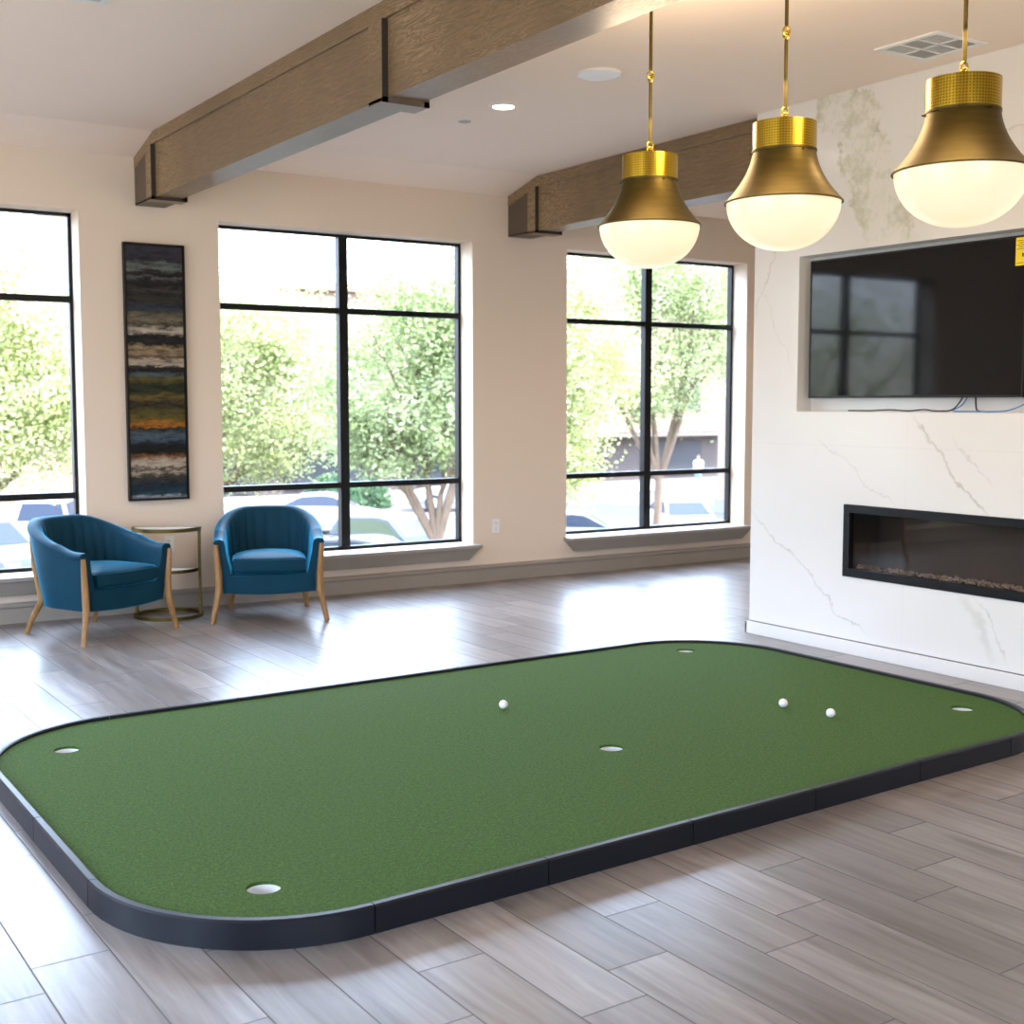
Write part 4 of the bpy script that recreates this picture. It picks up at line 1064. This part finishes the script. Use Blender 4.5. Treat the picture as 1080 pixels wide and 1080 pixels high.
# ---------------------------------------------------------------- pedestrian
SKIN = plain('skin', (.58, .38, .28), .6); HAIR = plain('dark_hair', (.05, .035, .025), .7); SHIRT = plain('white_shirt', (.75, .76, .78), .8); SHORT = plain('blue_shorts', (.10, .22, .62), .8); SHOE = plain('white_shoes', (.7, .7, .7), .6)
def person(loc, rz):
    r = tag(empty('person', loc, rz), 'person in white shirt and blue shorts standing far off by the shop fronts', 'person')
    J = {'pel': (0, 0, .95, .13), 'waist': (0, 0, 1.10, .125), 'chest': (0, .01, 1.32, .15), 'neckb': (0, .01, 1.46, .07), 'neck': (0, 0, 1.52, .055), 'head': (0, -.015, 1.60, .085), 'crown': (0, -.005, 1.70, .075)}
    E = [('pel', 'waist'), ('waist', 'chest'), ('chest', 'neckb'), ('neckb', 'neck'), ('neck', 'head'), ('head', 'crown')]
    for s, n in ((-1, 'l'), (1, 'r')):
        fwd = .10*s
        J.update({n+'hip': (s*.09, 0, .88, .095), n+'knee': (s*.10, -.04-fwd*.6, .49, .062), n+'cal': (s*.10, -.02-fwd*.5, .34, .058), n+'ank': (s*.10, .0-fwd*.8, .09, .042), n+'toe': (s*.115, -.15-fwd*.8, .035, .036),
                  n+'sh': (s*.18, .01, 1.41, .06), n+'el': (s*.25, .06, 1.14, .045), n+'wr': (s*.20, -.12, .98, .033), n+'hand': (s*.17, -.20, .96, .035)})
        E += [('pel', n+'hip'), (n+'hip', n+'knee'), (n+'knee', n+'cal'), (n+'cal', n+'ank'), (n+'ank', n+'toe'), ('chest', n+'sh'), (n+'sh', n+'el'), (n+'el', n+'wr'), (n+'wr', n+'hand')]
        for f in range(4):
            k = n+'f%d' % f; J[k] = (s*(.135+.022*f), -.27-(.012 if f in (1, 2) else 0), .935, .010); E.append((n+'hand', k))
        J[n+'th'] = (s*.12, -.21, .99, .011); E.append((n+'wr', n+'th'))
    names = list(J); me = bpy.data.meshes.new('body')
    me.from_pydata([J[k][:3] for k in names], [(names.index(a), names.index(b)) for a, b in E], [])
    o = bpy.data.objects.new('body', me); COL.objects.link(o); o.parent = r; me.materials.append(SKIN)
    sk_ = o.modifiers.new('skin', 'SKIN'); sk_.use_smooth_shade = True
    for i, k in enumerate(names):
        v = me.skin_vertices[0].data[i]; v.radius = (J[k][3], J[k][3]); v.use_root = (k == 'pel')
    sb_ = o.modifiers.new('sub', 'SUBSURF'); sb_.levels = 1; sb_.render_levels = 2
    MB().sphere((0, .015, 1.68), (.088, .095, .085), 16, 12).build('hair', HAIR, r, smooth=60)
    m = MB()
    def ell(cx, cy, z, a, b): return [(cx+a*cos(2*pi*k/20), cy+b*sin(2*pi*k/20), z) for k in range(20)]
    m.loft([ell(0, 0, .93, .185, .15), ell(0, 0, 1.10, .17, .145), ell(0, .01, 1.30, .195, .165), ell(0, .01, 1.42, .185, .12), ell(0, .01, 1.48, .085, .08)], caps=False)
    for s in (-1, 1): m.tube([(s*.14, .01, 1.42), (s*.20, .02, 1.36), (s*.235, .045, 1.22)], [.085, .075, .068], 12)
    m.build('shirt', SHIRT, r, smooth=50)
    m = MB(); m.loft([ell(0, 0, .80, .19, .155), ell(0, 0, .90, .195, .16), ell(0, 0, 1.0, .178, .15)], caps=False)
    for s in (-1, 1): m.tube([(s*.09, 0, .88), (s*.097, -.02-.025*s, .70), (s*.10, -.03-.05*s, .54)], [.115, .11, .105], 14)
    m.build('shorts', SHORT, r, smooth=50)
    for s in (-1, 1):
        m = MB(); m.sphere((s*.112, -.09-.08*s, .042), (.05, .13, .042), 12, 8); m.build('shoe', SHOE, r, smooth=60)
person((47.1, 53.4, GZ+.14), radians(-60))
# overhead wire, strung between two poles outside the view
wire = MB(); pts = []
for k in range(41):
    t = k/40; pts.append((-5+36*t, 40, 5.55+1.2*(2*t-1)**2))
wire.tube(pts, .018, 6)
wo = wire.build('overhead_wire', BLACKC)
tag(wo, 'thin dark overhead wire crossing the sky at the top of the middle window', 'wire')

# ------------------------------------------------------------------ light
w = bpy.data.worlds.new('sky'); S.world = w; w.use_nodes = True
nt = w.node_tree; bg = nt.nodes['Background']
tc = nt.nodes.new('ShaderNodeTexCoord'); sp_ = nt.nodes.new('ShaderNodeSeparateXYZ'); nt.links.new(tc.outputs['Generated'], sp_.inputs[0])
rp = nt.nodes.new('ShaderNodeValToRGB'); nt.links.new(sp_.outputs[2], rp.inputs[0])
rp.color_ramp.elements[0].position = .0; rp.color_ramp.elements[0].color = (.96, .98, 1.0, 1)
rp.color_ramp.elements[1].position = .30; rp.color_ramp.elements[1].color = (1.7, 2.2, 3.0, 1)
nt.links.new(rp.outputs[0], bg.inputs[0]); bg.inputs[1].default_value = 3.6
sd = bpy.data.lights.new('sun', 'SUN'); sd.energy = 11.0; sd.angle = radians(.6); sd.color = (1, .94, .84)
so = bpy.data.objects.new('sun', sd); COL.objects.link(so)
so.rotation_euler = Vector((.50, -.38, .78)).to_track_quat('Z', 'Y').to_euler()
def portal(loc, rot, sx_, sy_):
    d = bpy.data.lights.new('portal', 'AREA'); d.shape = 'RECTANGLE'; d.size = sx_; d.size_y = sy_; d.cycles.is_portal = True
    o = bpy.data.objects.new('portal', d); COL.objects.link(o); o.location = loc; o.rotation_euler = rot
for a, b in WIN: portal(((a+b)/2, YB+.30, (WZ0+WZ1)/2), (radians(-90), 0, 0), b-a, WZ1-WZ0)
for a, b, c, e in RW: portal(((a+b)/2, YF-.32, (c+e)/2), (radians(90), 0, 0), b-a, e-c)
for a, b, c, e in LW: portal((XL-.30, (a+b)/2, (c+e)/2), (radians(90), 0, radians(-90)), b-a, e-c)

# ------------------------------------------------------------------ camera, view
cd = bpy.data.cameras.new('camera'); cam = bpy.data.objects.new('camera', cd); COL.objects.link(cam)
cam.location = (0, 0, 1.55); cam.rotation_euler = (radians(90-4.8725), 0, radians(-33.1419))
cd.sensor_width = 36; cd.lens = 1351.66/1080*36; cd.clip_end = 600; cd.clip_start = .05
cd.dof.use_dof = True; cd.dof.focus_distance = 5.2; cd.dof.aperture_fstop = 4.0
S.camera = cam
S.view_settings.view_transform = 'Standard'; S.view_settings.look = 'None'; S.view_settings.gamma = 1; S.view_settings.use_curve_mapping = False
S.view_settings.exposure = .95
S.cycles.max_bounces = 10; S.cycles.diffuse_bounces = 6; S.cycles.transparent_max_bounces = 16
S.cycles.caustics_reflective = False; S.cycles.caustics_refractive = False; S.cycles.use_denoising = True
S.cycles.sample_clamp_indirect = 8
